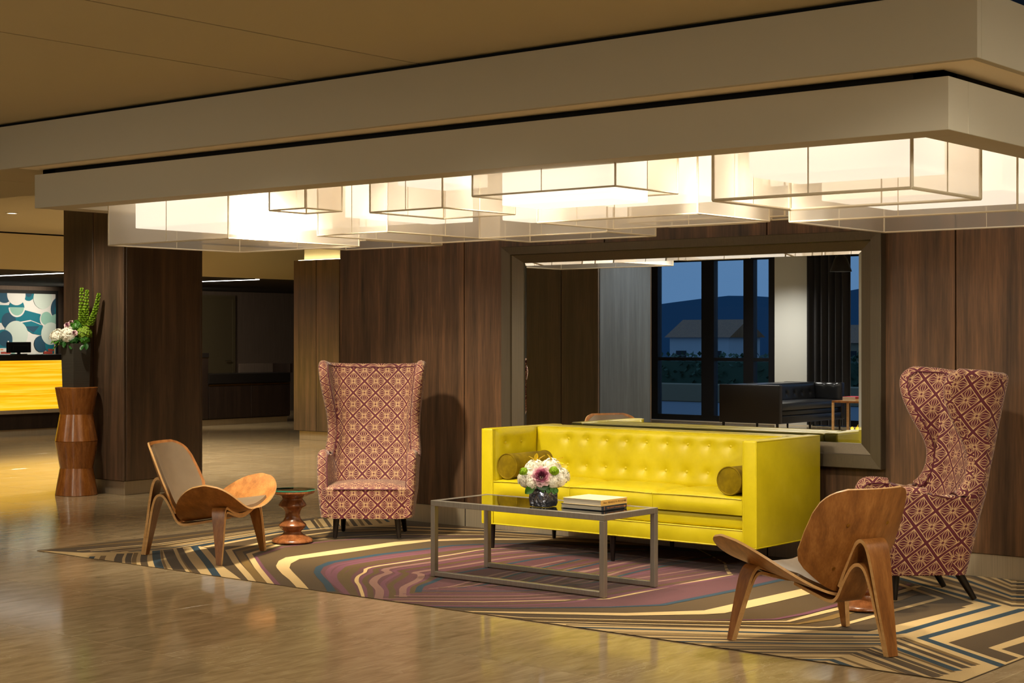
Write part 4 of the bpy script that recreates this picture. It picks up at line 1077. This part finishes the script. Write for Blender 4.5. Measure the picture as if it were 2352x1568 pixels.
# ================================================================== TURNED STOOLS
def make_stool(label, loc):
    t = thing('turned_stool', label, 'stool', loc, 0, 'turned walnut stools')
    prof = [(.138, 0), (.146, .004), (.147, .012), (.138, .024), (.108, .040), (.078, .056), (.064, .072), (.064, .080), (.082, .098), (.097, .116), (.0985, .124), (.090, .136), (.068, .156), (.056, .178), (.053, .200), (.057, .222), (.071, .242), (.094, .258), (.100, .266), (.098, .272), (.086, .292), (.073, .309), (.078, .318), (.106, .333), (.140, .346), (.156, .353), (.160, .359), (.160, .368), (.156, .371)]
    MB().lathe(catmull2(prof), 56).build('body', 'stool_wood', t, True, auto=35)
    g = MB().lathe([(.158, .3715), (.1605, .3725), (.1605, .3785), (.158, .3795)], 56).build('glass_disc', 'stool_glass', t, True, auto=35)
    MB().tube([(.1605 * math.cos(2 * math.pi * k / 56), .1605 * math.sin(2 * math.pi * k / 56), .3755) for k in range(56)], .0026, 6, closed=True).build('glass_edge', 'glass_edge', g, True)
    return t
def catmull2(prof): return [(p.x, p.y) for p in catmull([(a, b, 0) for a, b in prof], 3)]
stool = make_stool('turned walnut stool with glass disc between the shell chair and the front-facing wing chair', (-8.60, 7.985, .0085))
copy_tree(stool, (-4.10, 8.01, .0085), 0, 'turned walnut stool with glass disc half hidden behind the screwed plywood back')

# ================================================================== STACKED STOOLS WITH VASE
def drum(label, z):
    t = thing('hourglass_stool', label, 'stool', (-12.83, 9.165, z), 0, 'stacked hourglass stools')
    for nm, pr in (('lower_cone', [(.192, 0), (.197, .004), (.152, .2525)]), ('upper_cone', [(.152, .2528), (.197, .501), (.192, .505)])):
        MB().lathe(pr, 48).build(nm, 'pedestal_wood', t, True, auto=35)
drum('hourglass wooden stool standing on the marble floor by the column', 0.0)
drum('hourglass wooden stool stacked on another, carrying the grey vase', 0.5055)
VZ = 1.0110
vs = thing('tall_vase', 'tall dark grey square vase on the stacked stools', 'vase', (-12.84, 9.165, VZ))
mb = MB(); k0, k1 = .088, .098
for a, b, z0, z1 in ((k0, k1, 0, .41),):
    o = [(-a, -a, z0), (a, -a, z0), (a, a, z0), (-a, a, z0), (-b, -b, z1), (b, -b, z1), (b, b, z1), (-b, b, z1), (-b + .008, -b + .008, z1), (b - .008, -b + .008, z1), (b - .008, b - .008, z1), (-b + .008, b - .008, z1), (-a + .01, -a + .01, .05), (a - .01, -a + .01, .05), (a - .01, a - .01, .05), (-a + .01, a - .01, .05)]
    fs = [(3, 2, 1, 0)] + [(i, (i + 1) % 4, 4 + (i + 1) % 4, 4 + i) for i in range(4)] + [(4 + i, 4 + (i + 1) % 4, 8 + (i + 1) % 4, 8 + i) for i in range(4)] + [(8 + i, 8 + (i + 1) % 4, 12 + (i + 1) % 4, 12 + i) for i in range(4)] + [(12, 13, 14, 15)]
    mb.add(o, fs)
mb.build('vessel', 'grey_vase', vs)
fa = thing('flower_arrangement', 'tall bouquet with white hydrangeas and green bell spikes in the grey vase', 'flowers', (-12.84, 9.165, VZ + .39))
def tall_flowers():
    f = Vector((-FX, -FY, 0)); r_ = Vector((RX, RY, 0)); U = Vector((0, 0, 1))
    def P(a, c, h): return f * c + r_ * a + U * h
    hydrangea('hydrangea_head', P(-.06, .03, .09), .085, 100, fa, 'hydrangea_white', 60, .24)
    hydrangea('hydrangea_head', P(-.165, .0, .075), .08, 90, fa, 'hydrangea_white', 61, .24)
    rose('rose', P(.005, .07, .115), .035, f + U * .4, fa, 'rose_pink', 'rose_plum', 4, 3)
    rose('rose', P(-.08, .0, .19), .035, f + U * .6, fa, 'rose_pink', 'rose_plum', 4, 4)
    rose('rose', P(-.05, -.02, .21), .032, f + U * .6, fa, 'rose_pink', 'rose_plum', 4, 6)
    hydrangea('green_hydrangea', P(.01, .0, .17), .065, 60, fa, 'leaf_green', 62, .34)
    hydrangea('green_hydrangea', P(.075, .0, .11), .075, 70, fa, 'bells_green', 63, .34)
    hydrangea('green_hydrangea', P(.085, .02, .05), .05, 50, fa, 'leaf_green', 64, .36)
    hydrangea('green_hydrangea', P(-.01, .04, .045), .055, 50, fa, 'leaf_dark', 65, .36)
    hydrangea('green_hydrangea', P(-.11, .01, .03), .05, 40, fa, 'leaf_dark', 66, .4)
    rl = random.Random(9)
    for k in range(14):
        a = rl.uniform(-.17, .13); leaf('leaf', P(a, rl.uniform(.02, .09), rl.uniform(.0, .06)), r_ * rl.uniform(-.8, .8) + U * rl.uniform(-.9, .2) + f * .5, .07, .045, fa, 'leaf_dark' if k % 2 else 'leaf_green', .3)
    for x0, x1, h, sd in ((.05, .055, .53, 1), (.075, .105, .51, 2), (.10, .215, .48, 3)):
        rr = random.Random(sd)
        path = catmull([P(x0 - .02, 0, .08), P((x0 * .7 + x1 * .3), 0, .20), P((x0 * .25 + x1 * .75), 0, .34), P(x1, 0, h)], 8)
        st = MB().tube(path, .004, 6).build('bell_stem', 'bells_green', fa, True)
        mb = MB()
        n = 15
        for k in range(n):
            q = .32 + .68 * k / (n - 1); fi = q * (len(path) - 1); i = min(int(fi), len(path) - 2); c = path[i].lerp(path[i + 1], fi - i)
            sz = .029 * (1.1 - .55 * k / n)
            for j in range(6):
                an = j * math.pi / 3 + k * .5 + rr.uniform(-.2, .2); d = (f * math.cos(an) + r_ * math.sin(an) + U * .35).normalized()
                x = d.cross(U).normalized(); y = d.cross(x)
                ring = [c + d * sz * 1.0 + (x * math.cos(b) + y * math.sin(b)) * sz * .62 * (1 + .15 * math.sin(3 * b)) for b in [2 * math.pi * e / 7 for e in range(7)]]
                mb.add([c + d * sz * .2] + ring, [(0, e + 1, (e + 1) % 7 + 1) for e in range(7)])
        tag(mb.build('bell_calyxes', 'bells_green', st, True), kind='stuff')
tall_flowers()

# ================================================================== MIRROR
def make_mirror():
    xo0, xo1, zo0, zo1 = -7.885, -4.734, .634, 2.165
    xi0, xi1, zi0, zi1 = -7.70, -4.894, .792, 2.04
    yb, yf = WALL_Y - .013, WALL_Y - .085
    t = thing('wall_mirror', 'huge rectangular mirror in a wide bronze frame on the wood-panelled wall', 'mirror', ((xo0 + xo1) / 2, yb, zo0))
    ox, oz = (xo0 + xo1) / 2, zo0
    def rect(x0, x1, z0, z1, y): return [(x0 - ox, y - yb, z0 - oz), (x1 - ox, y - yb, z0 - oz), (x1 - ox, y - yb, z1 - oz), (x0 - ox, y - yb, z1 - oz)]
    xm0, xm1, zm0, zm1 = xo0 + .085, xo1 - .075, zo0 + .085, zo1 - .06
    rings = [rect(xo0, xo1, zo0, zo1, yb), rect(xo0, xo1, zo0, zo1, yf + .004), rect(xo0 + .004, xo1 - .004, zo0 + .004, zo1 - .004, yf), rect(xm0, xm1, zm0, zm1, yf + .006), rect(xm0 + .006, xm1 - .006, zm0 + .006, zm1 - .006, yf + .022), rect(xi0, xi1, zi0, zi1, yf + .048), rect(xi0, xi1, zi0, zi1, yb)]
    names = ['frame_bottom', 'frame_right', 'frame_top', 'frame_left']
    for k in range(4):
        mb = MB(); n = (k + 1) % 4
        for a, b in zip(rings, rings[1:]): mb.add([a[k], a[n], b[n], b[k]], [(0, 1, 2, 3)])
        mb.build('frame_rail', 'frame_metal', t)
    yg = yf + .055; be = .022
    r0 = rect(xi0, xi1, zi0, zi1, yg + .0016); r1 = rect(xi0 + be, xi1 - be, zi0 + be, zi1 - be, yg)
    MB().add(r1, [(0, 1, 2, 3)]).build('mirror_glass', 'mirror', t)
    for k in range(4):
        n = (k + 1) % 4; MB().add([r0[k], r0[n], r1[n], r1[k]], [(0, 1, 2, 3)]).build('bevel', 'mirror', t)
make_mirror()

# ================================================================== RECEPTION DESKS
rd = thing('reception_desk', 'long reception desk with back-lit yellow onyx front and dark counter', 'desk', (-21.0, 8.6, 0))
YE = 7.6
MB().rbox(-.75, .02, 0, YE, 1.13, 1.215, .004, 1).build('counter_top', 'granite', rd)
MB().box(-.04, 0, 0, YE - .02, .395, 1.128).build('onyx_panel', 'lit_onyx', rd)
MB().rbox(-.06, .01, 0, YE - .01, .335, .394, .004, 1).build('metal_ledge', 'steel', rd)
MB().box(-.7, -.07, 0, YE - .02, .10, 1.129).build('carcass', 'desk_wood', rd)
y = 0
while y < YE - .1:
    MB().rbox(-.085, -.062, y + .004, min(y + 1.2, YE - .02) - .004, .105, .334, .002, 1).build('base_panel', 'desk_wood', rd); y += 1.2
MB().box(-.66, -.11, .02, YE - .04, 0, .1).build('kick_plate', 'steel', rd)
mo = thing('monitor', 'black computer monitor seen from behind on the lit reception counter', 'monitor', (-21.3, 14.18, 1.2155), math.radians(12))
MB().rbox(-.02, .02, -.24, .24, .03, .19, .008, 2).build('screen_back', 'monitor_black', mo)
MB().rbox(.02, .04, -.16, .16, .05, .14, .008, 2).build('rear_bulge', 'monitor_black', mo)
MB().rbox(-.08, .08, -.1, .1, 0, .012, .003, 1).build('foot', 'monitor_black', mo)
MB().box(-.015, .015, -.02, .02, .012, .04).build('neck', 'monitor_black', mo)
bd = thing('service_desk', 'dark stepped service desk with a raised end beside the glowing column', 'desk', (-21.0, 16.75, 0))
MB().box(-.65, -.03, 0, .86, .10, 1.14).build('tall_carcass', 'desk_wood', bd)
MB().rbox(-.03, 0, 0, .855, .12, 1.13, .003, 1).build('door_panel', 'desk_wood', bd)
MB().rbox(-.7, .01, -.01, .865, 1.14, 1.215, .003, 1).build('tall_top', 'granite', bd)
MB().box(-.65, -.03, .865, 2.7, .10, .70).build('low_carcass', 'desk_wood', bd)
for a, b in ((.87, 1.78), (1.79, 2.69)): MB().rbox(-.03, 0, a, b, .12, .655, .003, 1).build('door_panel', 'desk_wood', bd)
MB().rbox(-.7, .0, .866, 2.7, .70, .86, .003, 1).build('low_top', 'granite', bd)
MB().box(-.02, .004, 0, .86, 1.13, 1.139).box(-.02, .004, .87, 2.69, .66, .69).build('brass_line', 'brass', bd)
MB().box(-.62, -.06, .02, 2.68, 0, .1).build('kick_plate', 'steel', bd)
MB().rbox(-.45, -.43, 1.9, 2.68, .861, 1.02, .003, 1).build('glass_screen', 'wallcovering', bd)
MB().rbox(-.66, .0, 2.685, 2.75, .86, 1.02, .003, 1).build('end_panel', 'desk_wood', bd)
# art on the back wall
ax = -24.19
ar = thing('mural_panel', 'large mural of overlapping teal and white circles above the reception desk', 'picture', (ax, 13.0, .95))
AW, AH = 3.82, 1.28
MB().box(-.01, .03, -.06, AW + .06, -.06, AH + .06).build('frame', 'black', ar)
MB().box(.0, .034, 0, AW, 0, AH).build('ground', 'art_white', ar)
AZ = [.0345]
def art(col, pts):
    P = clip(pts, 0, AW, 0, AH)
    if len(P) < 3: return
    MB().add([(AZ[0], x, z) for x, z in P], [tuple(range(len(P)))]).build('shape', col, ar); AZ[0] += .0004
def disc(col, cx_, cy_, r, a0=0, a1=360, sy=1.0): art(col, [(cx_ + r * math.cos(math.radians(a0 + (a1 - a0) * k / 40)), cy_ + r * sy * math.sin(math.radians(a0 + (a1 - a0) * k / 40))) for k in range(41)])
def ap(x, y):    # mural point seen at crop pixel of the 0,640 view
    px, py = x * .1658, 640 + y * .1658
    d = pray(px, py); tt = (ax + .035) / d[0]; return d[1] * tt - 13.0, CAM_H + d[2] * tt - .95
sc = ap(1000, 500)[0] - ap(0, 500)[0]
def adisc(col, x, y, r, a0=0, a1=360): q = ap(x, y); disc(col, q[0], q[1], r * sc / 1000, a0, a1)
for x in (-1200, -600): 
    adisc('art_teal', x, 350, 260); adisc('art_white', x + 120, 480, 170); adisc('art_navy', x + 60, 800, 220)
art('art_teal', [ap(-200, 360), ap(130, 365), ap(330, 430), ap(560, 490), ap(600, 640), ap(420, 570), ap(200, 610), ap(-200, 610)])
adisc('art_navy', 60, 200, 115); adisc('art_teal', 395, 220, 75); adisc('art_navy', 395, 200, 45)
adisc('art_teal', 230, 400, 105); adisc('art_navy', 120, 580, 95); adisc('art_white', 225, 220, 125); adisc('art_white', 232, 400, 112, 180, 360); adisc('art_mint', 232, 395, 96, 180, 360)
adisc('art_pale', 590, 270, 130); adisc('art_navy', 860, 420, 160); adisc('art_teal', 900, 450, 150)
adisc('art_white', 640, 560, 92); adisc('art_mint', 640, 550, 80); adisc('art_mint', 770, 570, 70)
art('art_teal', [ap(290, 610), ap(430, 585), ap(590, 650), ap(565, 780), ap(450, 760), ap(360, 700)])
art('art_navy', [ap(330, 660), ap(540, 655), ap(460, 750)])
adisc('art_pale', 220, 770, 160); adisc('art_teal', 40, 850, 125); adisc('art_navy', 70, 830, 95); adisc('art_navy', 570, 900, 100); adisc('art_teal', 720, 920, 100); adisc('art_pale', 700, 760, 135)
for x0, y0, x1, y1, c in ((-300, 960, 160, 1060, 'art_white'), (0, 975, 40, 990, 'art_orange'), (85, 975, 118, 990, 'art_orange'), (5, 1010, 140, 1040, 'art_red'), (-200, 1010, -30, 1040, 'art_red'), (98, 860, 118, 960, 'art_white'), (600, 1005, 720, 1060, 'art_red'), (660, 970, 740, 1000, 'art_red'), (745, 880, 760, 1060, 'art_tan'), (800, 880, 830, 1060, 'art_tan'), (150, 950, 200, 1060, 'art_mint')):
    art(c, [ap(x0, y0), ap(x1, y0), ap(x1, y1), ap(x0, y1)])
# door in the back wall
dr = struct(MB().box(-24.205, -24.17, 20.02, 20.86, 0, 2.22).build('door_1', 'door_paint'))
for a in ((19.95, 20.02, 0, 2.29), (20.86, 20.93, 0, 2.29), (20.02, 20.86, 2.22, 2.29)): MB().box(-24.205, -24.16, a[0], a[1], a[2], a[3]).build('door_frame', 'door_paint', dr)
MB().tube([(-24.168, 20.78, 1.02), (-24.12, 20.78, 1.02), (-24.12, 20.64, 1.015)], .012, 8).build('door_handle', 'chrome', dr)

# ================================================================== OTHER SIDE OF THE LOBBY (seen in the mirror)
FY0 = -5.2
wf = struct(MB().box(-24.4, -17.3, FY0 - .2, FY0, 0, 3.0).box(-11.2, 5.3, FY0 - .2, FY0, 0, 3.0).box(-17.3, -11.2, FY0 - .2, FY0, 2.9, 3.0).build('wall_front', 'white_wall'))
MB().box(-14.02, -13.3, FY0 - .2, FY0 + .14, 0, 2.949).build('white_pier', 'white_wall', wf)
MULL = [-17.28, -16.6, -15.75, -14.75, -14.35, -14.05]
w1 = struct(MB().box(-17.3, -14.02, FY0 - .12, FY0 - .02, 0, .1).box(-17.3, -14.02, FY0 - .12, FY0 - .02, 2.82, 2.9).build('window_1', 'mullion'))
for x, wd in ((-17.26, .1), (-16.62, .22), (-15.45, .26), (-14.62, .2), (-14.12, .2)): MB().box(x - wd / 2, x + wd / 2, FY0 - .13, FY0, .1, 2.82).build('mullion', 'mullion', w1)
MB().box(-17.2, -14.05, FY0 - .1, FY0 - .02, 1.06, 1.12).build('transom', 'mullion', w1)
for a, b in ((-17.22, -16.7), (-16.54, -15.54), (-15.36, -14.69), (-14.55, -14.18)):
    for z0, z1 in ((.1, 1.06), (1.12, 2.82)): MB().box(a, b, FY0 - .075, FY0 - .069, z0, z1).build('pane', 'window_glass', w1)
w2 = struct(MB().box(-13.3, -11.2, FY0 - .12, FY0 - .02, 0, .1).box(-13.3, -11.2, FY0 - .12, FY0 - .02, 2.82, 2.9).box(-11.3, -11.2, FY0 - .12, FY0 - .02, .1, 2.82).build('window_2', 'mullion'))
MB().box(-13.29, -11.3, FY0 - .075, FY0 - .069, .1, 2.82).build('pane', 'window_glass', w2)
cu = MB()
def cur(u, v):
    x = -13.34 + .78 * u; return (x, FY0 + .22 + .055 * math.sin(u * 38) + .02 * math.sin(u * 17 + 1), .02 + 2.91 * v)
cu.slab(cur, 90, 6, .004); tag(cu.build('curtain', 'charcoal_fabric', None, True), 'full-height charcoal curtain beside the white pier, seen in the mirror', 'curtain')
LEG0 = 0.0
make_sofa('black_leather', (-12.25, -4.2, 0), math.radians(90), 'black leather tuxedo sofa with dark side panel by the window, seen in the mirror', 'tuxedo_sofa', 2.05, 1.05, .76, 1, 'black_wood', [.3 + .24 * k for k in range(7)], (.6,))
stb = thing('side_table', 'small wooden-framed side table in front of the black sofa, seen in the mirror', 'table', (-11.45, -3.0, 0))
for x in (-.25, .22):
    for y in (-.25, .22): MB().box(x, x + .03, y, y + .03, 0, .5).build('leg', 'ply_edge', stb)
MB().rbox(-.25, .25, -.25, .25, .5, .53, .004, 1).build('table_top', 'walnut', stb)
for k, (c, l) in enumerate((('book_cream', 'pale book lying flat on the side table under the red one'), ('book_red', 'red book lying on the pale book on the side table'))):
    book(l, -11.55, -3.1, .5305 + k * .0305, .22, .3, .03, c, c, [], 0, 'ink_brown', 'books on the side table')
pl = thing('pendant_lamp', 'black dome pendant lamp hanging near the window, seen in the mirror', 'ceiling lamp', (-12.05, -3.7, 2.5))
MB().lathe([(.17, 0), (.165, .02), (.10, .20), (.05, .26), (.012, .27)], 28, cap=False).build('shade', 'lamp_black', pl, True)
MB().tube([(0, 0, .265), (0, 0, .449)], .006, 6).build('cord', 'lamp_black', pl)
MB().lathe([(.15, .015), (.15, .02)], 24).build('diffuser', 'downlight_disc', pl)
pt = thing('planter', 'tall climbing plant with red blooms outside the window, seen in the mirror', 'plant', (-12.25, -6.3, 0))
MB().rbox(-.3, .3, -.2, .2, 0, .5, .01, 1).build('trough', 'granite', pt)
rp = random.Random(21)
for nm, mt, n, sz in (('foliage', 'ivy_leaf', 1500, .06), ('blooms', 'red_flower', 26, .06)):
    mb = MB()
    for k in range(n):
        h = rp.uniform(.5, 2.35) if nm == 'foliage' else rp.uniform(1.1, 1.5); w_ = .30 * (1.05 - .35 * (h - .5) / 1.9)
        p = Vector((rp.uniform(-w_, w_), rp.uniform(-.14, .16), h)); d = Vector((rp.gauss(0, 1), rp.gauss(0, 1), rp.gauss(-.3, 1))).normalized(); x = d.cross(Vector((.1, .2, 1))).normalized()
        mb.add([p, p + d * sz * .5 + x * sz * .3, p + d * sz, p + d * sz * .5 - x * sz * .3], [(0, 1, 2, 3)])
    mb.build(nm, mt, pt)
# street outside
tag(MB().box(-60, 20, -60, FY0 - .2, -.25, -.15).build('street', 'asphalt'), 'wet grey street outside the windows, seen in the mirror', 'street', kind='structure')
tag(MB().rbox(-50, 10, -15.9, -15.3, -.15, .3, .02, 1).build('kerb', 'kerb'), 'low pale kerb wall across the street, seen in the mirror', 'kerb')
mb = MB(); rh = random.Random(5)
for k in range(9000):
    p = Vector((rh.uniform(-44, -14), rh.uniform(-17.6, -16.6), rh.uniform(.1, 1.0))); d = Vector((rh.gauss(0, 1), rh.gauss(0, 1), rh.gauss(0, 1))).normalized(); x = d.cross(Vector((.1, .2, 1))).normalized(); s_ = .16
    mb.add([p, p + d * s_ * .5 + x * s_ * .4, p + d * s_, p + d * s_ * .5 - x * s_ * .4], [(0, 1, 2, 3)])
mb.box(-44, -14, -17.5, -16.7, -.15, .85)
tag(mb.build('hedge', 'hedge_leaf'), 'low dark hedge behind the kerb across the street, seen in the mirror', 'hedge')
rb = random.Random(12)
for k in range(7):
    x = -44 + k * 6.2 + rb.uniform(-.5, .5); w_ = rb.uniform(2.4, 4.0); h_ = rb.uniform(1.2, 1.9)
    hs = thing('house', 'small distant house across the street, seen in the mirror', 'building', (x, -50 - rb.uniform(0, 5), -.2), 0, 'distant houses')
    MB().box(-w_ / 2, w_ / 2, -1.5, 1.5, 0, h_).build('wall', 'kerb' if k % 2 else 'art_white', hs)
    MB().add([(-w_ / 2 - .2, -1.7, h_), (w_ / 2 + .2, -1.7, h_), (w_ / 2 + .2, 1.7, h_), (-w_ / 2 - .2, 1.7, h_), (-w_ / 2 - .2, 0, h_ + .9), (w_ / 2 + .2, 0, h_ + .9)], [(0, 1, 5, 4), (2, 3, 4, 5), (0, 4, 3), (1, 2, 5), (3, 2, 1, 0)]).build('roof', 'walnut', hs)
    for q in (-.3, .3): MB().box(q * w_ - .3, q * w_ + .3, 1.5, 1.53, .5, 1.0).build('window', 'mullion', hs)
def hillf(u, v):
    x = -120 + 150 * u; return (x, -62 - 40 * v, -2 + 7.0 * v ** .5 * (1 + .12 * math.sin(x * .09) + .07 * math.sin(x * .31)))
tag(MB().grid(hillf, 60, 8).build('hillside', 'hill', None, True), 'dark wooded hillside beyond the street, seen in the mirror', 'hill', kind='structure')
